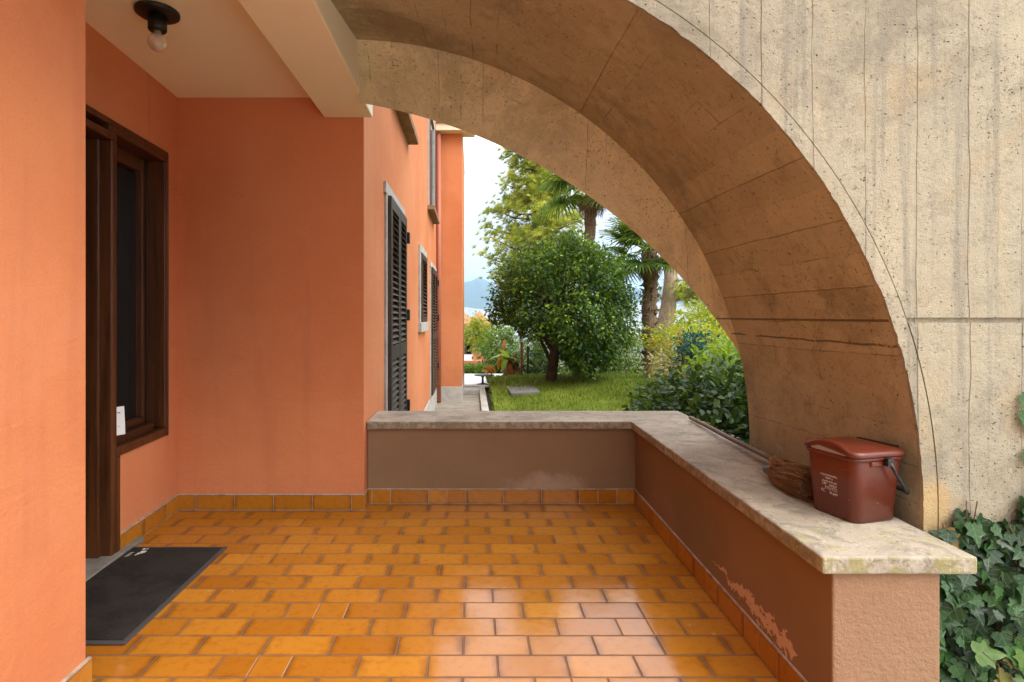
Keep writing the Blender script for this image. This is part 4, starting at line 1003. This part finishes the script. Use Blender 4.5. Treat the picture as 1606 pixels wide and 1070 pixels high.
YP = 20.
pb = px(842, 560, YP); pb.z = -2.0
pine(pb, px(846, 120, YP), 2.05, 90, 66, 'tall yellow green pine rising behind the round tree', .34)
# palms
def frond_mesh(mb, L=1., droop=.5, n=30, seed=0):
    r = random.Random(seed); pet = []
    for k in range(6):
        t = k / 5; pet.append(V((0, L * .55 * t, -.10 * L * t * t)))
    mb.tube(pet, [.016, .014, .012, .011, .010, .009], 5, True, .75)
    hub = pet[-1]
    for i in range(n):
        a = R(-118 + 236 * i / (n - 1)); ln = L * (.62 - .16 * (abs(a) / R(118)) ** 2) * r.uniform(.92, 1.06); wv = .030 * L
        d = V((math.sin(a), math.cos(a), 0)); s = V((math.cos(a), -math.sin(a), 0)); rows = []
        v0 = r.uniform(.15, .8)
        for k in range(6):
            t = k / 5; z = .10 * L * math.sin(t * 2.2) * .6 - droop * L * .42 * max(0, t - .45) ** 1.6 * (1 + r.uniform(0, .4)) + (.012 * L if i % 2 else 0) * t
            wd_ = wv * (.30 + 1.2 * t if t < .5 else .9 * (1.06 - t) / .56); c = hub + d * ln * t + V((0, 0, z))
            rows.append([c - s * wd_ + V((0, 0, .010 * L)), c, c + s * wd_ + V((0, 0, .010 * L))])
        mb.grid(rows, None, False, min(1, max(0, v0 + r.uniform(-.1, .1))))
PALM = m_leaf('palm_frond_leaf', [(.018, .052, .009), (.042, .11, .014), (.10, .19, .018), (.32, .38, .03)], .40, .38, .4)
PALMD = m_leaf('dry_palm_leaf', [(.20, .14, .07), (.30, .21, .10), (.38, .26, .12)], .2, .7, .2)
PTR = m_bark('palm_fibre', (.10, .062, .038), (.28, .19, .12), 16)
def palm(base, top, r0, nf, L, label, seed, skirt_dry=5):
    e, inv = plant('fan_palm', label, 'palm tree', base); base, top = V(base), V(top); tb = MB(); H = (top - base).length
    ns = 34; path = [base.lerp(top, i / ns) + V((.02 * math.sin(i * .3), 0, 0)) for i in range(ns + 1)]
    tb.tube(path, [r0 * (1.12 if i < 3 else 1) * (.92 + .13 * (i % 2)) * rnd.uniform(.93, 1.07) for i in range(ns + 1)], 14, True, 0., .12)
    r = random.Random(seed)
    for i in range(150):       # leaf-base stubs and fibres
        t = r.uniform(.12, 1.); p_ = base.lerp(top, t); a = r.uniform(0, 6.283); d = V((math.cos(a), math.sin(a), 0))
        up = .75 if t > .75 else -.5 * (r.random() < .5) + .35; tb.tube([p_ + d * r0 * .85, p_ + d * (r0 * 1.18) + V((0, 0, .05 * up * 2)), p_ + d * (r0 * r.uniform(1.25, 1.55)) + V((0, 0, .13 * up))], [.026, .018, .006], 4)
    o = tb.build('trunk', PTR, e); o.matrix_parent_inverse = inv
    meshes = []
    for k in range(5):
        mb = MB(); frond_mesh(mb, 1., .35 + .22 * k, 30, seed + k); oo = mb.build('frond', PALM, e); meshes.append(oo.data); bpy.data.objects.remove(oo)
    for i in range(nf):
        q = bpy.data.objects.new('frond', meshes[i % 5]); sc.collection.objects.link(q); q.parent = e; t = i / nf
        az = i * 2.39996; el = R(72 - 105 * t + r.uniform(-8, 8)); s = L * r.uniform(.85, 1.1)
        q.matrix_basis = Matrix.Translation(top - base + V((0, 0, .05 - .12 * t))) @ Matrix.Rotation(az, 4, 'Z') @ Matrix.Rotation(el, 4, 'X') @ Matrix.Rotation(r.uniform(-.35, .35), 4, 'Y') @ Matrix.Scale(s, 4)
    for i in range(skirt_dry):
        q = bpy.data.objects.new('dead_frond', meshes[4].copy()); q.data.materials[0] = PALMD; sc.collection.objects.link(q); q.parent = e
        q.matrix_basis = Matrix.Translation(top - base + V((0, 0, -.12))) @ Matrix.Rotation(i * 1.3 + .5, 4, 'Z') @ Matrix.Rotation(R(-62), 4, 'X') @ Matrix.Scale(L * .55, 4)
YA = 13.2
pa = px(1021, 596, YA); palm(pa, px(1018, 392, YA), .165, 26, 1.02, 'fan palm with shaggy brown trunk seen beside the arch edge', 5)
YB2 = 15.0
pb2 = px(912, 600, YB2); pb2.z = -.6; palm(pb2, px(928, 284, YB2), .14, 26, 1.40, 'taller fan palm with its trunk hidden behind the round tree', 21)
# leaning pale tree
LB = m_bark('pale_bark', (.22, .15, .095), (.42, .31, .21), 7)
YL = 15.5; lb = px(1036, 590, YL); lt, inv = plant('leaning_tree', 'pale barked leaning tree forking behind the palm trunk', 'tree', lb)
tb = MB(); tb.tube([px(1030, 600, YL), px(1038, 540, YL), px(1048, 480, YL), px(1053, 440, YL), px(1050, 400, YL), px(1062, 350, YL), px(1075, 300, YL)], [.27, .24, .20, .18, .16, .13, .10], 12, True, 0., .07)
tb.tube([px(1046, 478, YL), px(1058, 466, YL), px(1075, 463, YL), px(1100, 455, YL), px(1135, 440, YL)], [.15, .13, .10, .07, .04], 9, True, 0., .07)
tb.tube([px(1050, 445, YL), px(1065, 440, YL), px(1090, 436, YL)], [.05, .03, .015], 6)
tb.tube([px(1050, 420, YL), px(1020, 395, YL), px(975, 370, YL)], [.09, .05, .02], 6)
o = tb.build('trunk', LB, lt); o.matrix_parent_inverse = inv
c_ = np.array(px(1085, 452, YL)); n = 150
TPp = c_ + rng.normal(0, 1, (n, 3)) * np.array([.42, .3, .16]); o = scatter('crown', tuft(30, 8), TPp, rng.normal(0, .5, (n, 3)) + np.array([0, 0, -.6]), rng.normal(0, 1, (n, 3)), rng.uniform(.14, .24, n), PINE, lt); o.matrix_parent_inverse = inv
# shrubs
LF_Y = m_leaf('yellow_green_leaf', [(.10, .16, .012), (.20, .28, .016), (.34, .40, .022), (.50, .48, .03)], .45, .45, .35)
LF_M = m_leaf('mid_green_leaf', [(.035, .085, .010), (.075, .16, .015), (.15, .25, .02), (.28, .36, .03)], .38, .42, .4)
LF_D = m_leaf('dark_glossy_leaf', [(.006, .020, .004), (.013, .040, .007), (.030, .078, .012), (.12, .20, .02)], .28, .42, .28)
LF_B = m_leaf('blue_green_leaf', [(.008, .055, .050), (.012, .085, .075), (.02, .12, .10)], .25, .5, .3)
LF_O = m_leaf('autumn_leaf', [(.25, .06, .012), (.42, .13, .02), (.45, .24, .03)], .4, .5, .3)
LF_P = m_leaf('pale_dry_leaf', [(.30, .24, .13), (.45, .37, .22), (.42, .42, .16)], .4, .6, .2)
def shrub(name, label, cat, x, y, Y, rad, n, ncl, size, m, tmpl=SIMPLE, group=None, sig=.16, flower=None, stems=8):
    c = px(x, y, Y); base = V((c.x, Y, min(gz(c.x, Y) if Y < 16 else c.z - rad[2], c.z - rad[2] * .6)))
    e, inv = plant(name, label, cat, base, group)
    Pp, D, Nn, vv, C = crown(n, ncl, np.array(c), rad, sig * max(rad), .35, .16, .2, base.z)
    o = scatter('foliage', tmpl, Pp, D, Nn, rng.uniform(size * .7, size * 1.2, len(Pp)), m, e, vv); o.matrix_parent_inverse = inv
    tb = MB()
    for i in range(stems):
        q = V(C[rnd.randrange(len(C))]); tb.tube([base + V((rnd.gauss(0, .05), rnd.gauss(0, .05), -.03)), base.lerp(q, .5) + V((rnd.gauss(0, .06), 0, .05)), q], [.018, .013, .006], 5)
    o = tb.build('stem', BARK, e); o.matrix_parent_inverse = inv
    if flower:
        fm, fn, fs, spots = flower
        fp = np.concatenate([np.array(px(a, b, Y - rad[1] * .95)) + rng.normal(0, .08, (fn, 3)) for a, b in spots]); k = len(fp)
        o = scatter('blossom', SIMPLE, fp, rng.normal(0, 1, (k, 3)), rng.normal(0, 1, (k, 3)), fs, fm, e); o.matrix_parent_inverse = inv
    return e
shrub('laurel_bush', 'dark glossy broad leaved bush just beyond the coping', 'bush', 1132, 656, 5.3, (.72, .75, .50), 5200, 300, .080, LF_D, OVAL, None, .15)
shrub('spreading_bush', 'low dark bush creeping over the lawn edge', 'bush', 1062, 640, 6.6, (.50, .55, .34), 1500, 100, .085, LF_D, OVAL, None, .16)
LF_G = m_leaf('fresh_green_leaf', [(.04, .10, .010), (.09, .19, .015), (.18, .30, .02), (.32, .42, .03)], .45, .42, .35)
shrub('upright_bush', 'fresh green leafy bush rising against the arch foot', 'bush', 1152, 596, 7.6, (.60, .6, .48), 2200, 140, .095, LF_G, OVAL, None, .17)
shrub('flowering_shrub', 'sunny yellow green shrub with orange red flowers near the palm', 'shrub', 1082, 545, 10.5, (.75, .6, .42), 2800, 150, .085, LF_Y, SIMPLE, None, .17, (LF_O, 22, .075, ((1066, 532), (1108, 534), (1040, 538))))
shrub('tall_shrub', 'tall bright yellow green shrub filling the gap below the arch', 'shrub', 1118, 520, 11.5, (.80, .7, .62), 3200, 160, .10, LF_Y, SIMPLE, None, .17, (LF_O, 40, .11, ((1120, 548),)))
shrub('blue_green_conifer', 'small blue green shrub between the flowers', 'shrub', 1088, 548, 9.6, (.30, .28, .30), 800, 60, .075, LF_B, SIMPLE, None, .2)
shrub('dry_shrub', 'pale seed headed shrub at the foot of the palm', 'shrub', 1066, 580, 9.9, (.55, .4, .28), 900, 70, .085, LF_P, SIMPLE, None, .2)
shrub('low_shrub', 'fresh green low shrub to the right of the palm foot', 'shrub', 1050, 586, 11.6, (.42, .35, .30), 900, 60, .08, LF_Y, SIMPLE, None, .2)
shrub('background_shrub', 'dark shrub mass behind the lower branches of the round tree', 'shrub', 905, 560, 16.5, (1.6, .9, 1.0), 4200, 200, .12, LF_M, SIMPLE, 'shrubs behind the lawn', .13)
shrub('background_shrub', 'green shrub between the round tree and the palm trunk', 'shrub', 990, 560, 15.8, (1.0, .8, .95), 2600, 140, .11, LF_M, SIMPLE, 'shrubs behind the lawn', .14)
shrub('background_shrub', 'dark green shrub beside the brown posts', 'shrub', 838, 570, 16.0, (.7, .7, .8), 2200, 120, .11, LF_D, SIMPLE, 'shrubs behind the lawn', .14)
shrub('background_shrub', 'broad yellow green shrub far right behind the flowers', 'shrub', 1150, 520, 16.5, (1.6, .9, 1.4), 3600, 170, .13, LF_Y, SIMPLE, 'shrubs behind the lawn', .14)
shrub('airy_tree', 'airy yellow olive tree in front of the red house', 'tree', 752, 524, 21., (.62, .6, .62), 1500, 90, .14, LF_Y, SIMPLE, None, .2)
shrub('feathery_shrub', 'feathery green shrub below the round tree on the house side', 'shrub', 782, 548, 18., (.62, .6, .80), 2000, 110, .14, LF_M, SIMPLE, None, .17)
# banana-like plant with brown sheaths
bbs = px(789, 604, 15.2); bn, inv = plant('banana_plant', 'drooping plant with brown stems and orange leaf beside the posts', 'plant', bbs)
for i, (x0, x1, yt) in enumerate(((784, 800, 560), (790, 806, 556), (797, 812, 566))):
    o = MB().tube([px(x0, 606, 15.2), px((x0 + x1) / 2 + 3, 585, 15.2), px(x1, yt, 15.2)], [.11, .08, .04], 8, True, .4, .1).build('stem', m_bark('brown_sheath', (.10, .035, .016), (.26, .10, .045), 8), bn); o.matrix_parent_inverse = inv
BLADE = lobed([(.06, .05), (.12, .25), (.13, .5), (.10, .78), (.04, .95)], .06, -.45)
LP, LD = [], []
for i in range(16): LP.append(tuple(px(800 + rnd.uniform(-8, 8), 560 + rnd.uniform(-8, 8), 15.2))); LD.append((rnd.gauss(0, 1), rnd.gauss(0, .6), rnd.uniform(-.4, .7)))
o = scatter('leaf', BLADE, LP, LD, np.array([[0, -.3, 1]] * 16) + rng.normal(0, .2, (16, 3)), rng.uniform(.35, .6, 16), LF_M, bn); o.matrix_parent_inverse = inv
o = scatter('dead_leaf', BLADE, [tuple(px(786, 556, 15.1)), tuple(px(788, 552, 15.1)), tuple(px(800, 570, 15.1))], [(-.2, 0, -1), (.2, 0, 1), (.1, 0, -1)], [(0, -1, .2)] * 3, [.45, .35, .5], LF_O, bn); o.matrix_parent_inverse = inv
for xx, lab in ((819, 'slim rust brown post nearer the round tree trunk'), ):
    pass
POST = m_rough('rust_post', (.14, .05, .025), (.24, .09, .045), 8)
for k, (xx, yt, lab, mm_) in enumerate(((818, 538, 'slim rust brown garden post beside the drooping plant', POST), (828, 545, 'slim dark green garden post near the round tree trunk', m_rough('dark_post', (.03, .04, .02), (.05, .06, .03), 8)))):
    p0, p1 = px(xx, 606, 14.4), px(xx, yt, 14.4); mb = MB().tube([(0, 0, -.1), (0, 0, p1.z - p0.z)], .035 if k == 0 else .028, 10); mb.lathe([(.04, p1.z - p0.z), (.045, p1.z - p0.z + .01), (.02, p1.z - p0.z + .03)], n=10)
    o = mb.build('garden_post', mm_); o.location = p0; tag(o, lab, 'post', 'garden posts')
# hedge, court, table
hc = px(745, 581, 17.5); hd_, inv = plant('hedge', 'clipped flat topped hedge beyond the path end', 'hedge', (hc.x, 17.5, hc.z - .9))
n = 3200; Pp = np.column_stack([rng.uniform(-.75, .6, n) + hc.x, 17.5 + rng.uniform(-.3, .3, n), hc.z + rng.uniform(-.24, .17, n)])
o = scatter('foliage', SIMPLE, Pp, rng.normal(0, .6, (n, 3)) + np.array([0, -.3, .5]), rng.normal(0, .6, (n, 3)) + np.array([0, -.2, .9]), rng.uniform(.06, .11, n), LF_M, hd_); o.matrix_parent_inverse = inv
tb = MB()
for i in range(5): x = hc.x - .6 + i * .28; tb.tube([(x, 17.5, hc.z - .95), (x + .02, 17.5, hc.z - .1)], .03, 6)
o = tb.build('stem', BARK, hd_); o.matrix_parent_inverse = inv
ct = MB(); cz = -.33; ct.box((-1.2, 13.8, cz - .3), (1.15, 17.2, cz - .18)); tag(ct.build('courtyard', m_rough('pale_gravel', (.55, .54, .51), (.72, .70, .67), 30), None), 'pale paved court behind the low wall', 'court', kind='structure')
tbp = px(757, 602, 14.4); tbp.z = cz - .18; gt, inv = plant('garden_table', 'small dark pedestal table on the pale court', 'table', tbp)
DK = plain('dark_blue_metal', (.025, .032, .045), .5, .2); zt = px(757, 588, 14.4).z - tbp.z
MB().lathe([(.20, zt - .02), (.22, zt - .01), (.21, zt + .005), (.0, zt + .006)]).build('top', DK, gt); MB().lathe([(.16, 0), (.15, .02), (.03, .05), (.025, zt - .08), (.05, zt - .021)], n=14).build('leg', DK, gt)
ptp = px(768, 600, 14.9); ptp.z = cz - .18; fp, inv = plant('flower_pot', 'terracotta pot with dry orange plant beside the table', 'pot', ptp)
MB().lathe([(.07, 0), (.10, .18), (.115, .18), (.115, .21), (.09, .21)], n=16).build('pot', m_rough('terracotta', (.33, .12, .06), (.45, .18, .09), 8), fp)
scatter('foliage', SIMPLE, rng.normal(0, .06, (70, 3)) + np.array([0, 0, .28]), rng.normal(0, .7, (70, 3)) + np.array([0, 0, .6]), rng.normal(0, 1, (70, 3)), .13, LF_O, fp)
# distant houses
def cottage(name, label, x0, x1, yt, yb, Y, m, roofm, wins):
    a, b = px(x0, yt, Y), px(x1, yb, Y); base = V(((a.x + b.x) / 2, Y + 3, b.z - 3)); e, inv = plant(name, label, 'house', base)
    mb = MB().box((a.x, Y, b.z - 3), (b.x, Y + 6, a.z)); o = mb.build('wall', m, e, .02); o.matrix_parent_inverse = inv
    mb = MB(); mb.prism([(a.x - .3, Y - .3), (b.x + .3, Y - .3), (b.x + .3, Y + 6.3), (a.x - .3, Y + 6.3)], a.z + .005, a.z + .16)
    cx = (a.x + b.x) / 2; o_ = mb.pts([(a.x - .3, Y - .3, a.z + .165), (b.x + .3, Y - .3, a.z + .165), (b.x + .3, Y + 6.3, a.z + .165), (a.x - .3, Y + 6.3, a.z + .165), (cx, Y + 2, a.z + 1.0), (cx, Y + 4, a.z + 1.0)])
    for f in ((0, 1, 4), (1, 2, 5, 4), (2, 3, 5), (3, 0, 4, 5)): mb.face([o_ + i for i in f])
    o = mb.build('roof', roofm, e); o.matrix_parent_inverse = inv
    for wx, wy in wins:
        c = px(wx, wy, Y); o = MB().box((c.x - .35, Y - .03, c.z - .5), (c.x + .35, Y + .02, c.z + .5)).build('window', SHUT, e, .01); o.matrix_parent_inverse = inv
ROOF = m_rough('roof_tiles', (.30, .12, .07), (.42, .19, .11), 20)
cottage('red_house', 'salmon red house beyond the hedge', 741, 765, 516, 575, 30., m_rough('red_render', (.55, .17, .10), (.62, .21, .13), 2), ROOF, ((756, 535),))
cottage('white_house', 'white house behind the red house', 712, 744, 512, 585, 42., m_rough('white_render', (.72, .71, .69), (.80, .79, .77), 2), ROOF, ((731, 545), (739, 545), (731, 530)))
fw_ = MB().box((-3, 24., px(730, 578, 24).z - 2), (.55, 24.2, px(730, 566, 24).z)); tag(fw_.build('boundary_wall', m_rough('red_wall', (.50, .17, .11), (.60, .22, .14), 3)), 'salmon boundary wall behind the hedge', 'wall')
# ------------------------------------------------------------------ hills and air
def hills(name, Y, prof, label, m, zb=-90, depth=1800):
    mb = MB(); rows = []; n = len(prof)
    for k in range(7):
        t = k / 6; row = []
        for i in range(n * 6 - 5):
            a, f = divmod(i, 6); b = min(n - 1, a + 1); x = prof[a][0] + (prof[b][0] - prof[a][0]) * f / 6; y = prof[a][1] + (prof[b][1] - prof[a][1]) * f / 6
            p = px(x, y, Y); jag = math.sin(i * 1.7 + k) * .035 + math.sin(i * .63 + 2 * k) * .05
            h = zb + (p.z - zb) * math.sin(t * math.pi / 2) * (1 + jag * .25 * (t > .3)); row.append((p.x * (1 - .0 * t), Y - depth * (1 - t), h))
        rows.append(row)
    row = [(p[0], p[1] + depth, zb) for p in rows[-1]]; rows.append(row)
    mb.grid(rows, None, True); tag(mb.build(name, m), label, 'hills', kind='structure')
FOREST = m_rough('forested_slope', (.030, .055, .025), (.065, .085, .045), .01, .3)
FIELD = m_rough('far_town_slope', (.16, .17, .13), (.36, .34, .30), .02, .3)
hills('mountain', 6500., [(-900, 400), (-300, 430), (300, 420), (600, 455), (690, 452), (728, 444), (752, 437), (775, 449), (830, 470), (900, 462), (960, 452), (1005, 455), (1050, 470), (1120, 478), (1300, 450), (1700, 430), (2400, 400)], 'far blue mountain ridge', FOREST, -90, 2500)
hills('foothills', 3600., [(-900, 470), (300, 478), (700, 480), (740, 483), (780, 488), (860, 482), (950, 476), (1010, 474), (1080, 480), (1200, 484), (1700, 470), (2400, 460)], 'pale foothill slopes above the valley', FIELD, -85, 1500)
hz = MB().box((-9500, -200, -95), (9500, 9500, 560)); hv = G('haze_air')
for nd in list(hv.t.nodes):
    if nd.type == 'BSDF_PRINCIPLED': hv.t.nodes.remove(nd)
vp = hv.t.nodes.new('ShaderNodeVolumePrincipled'); vp.inputs['Color'].default_value = (.48, .72, 1, 1); vp.inputs['Density'].default_value = .00017; vp.inputs['Anisotropy'].default_value = .2
hv.t.links.new(vp.outputs[0], hv.out.inputs['Volume'])
HAZE = True
if HAZE: tag(hz.build('haze', hv.m), 'pale blue air fading the far hills', 'haze', kind='stuff')
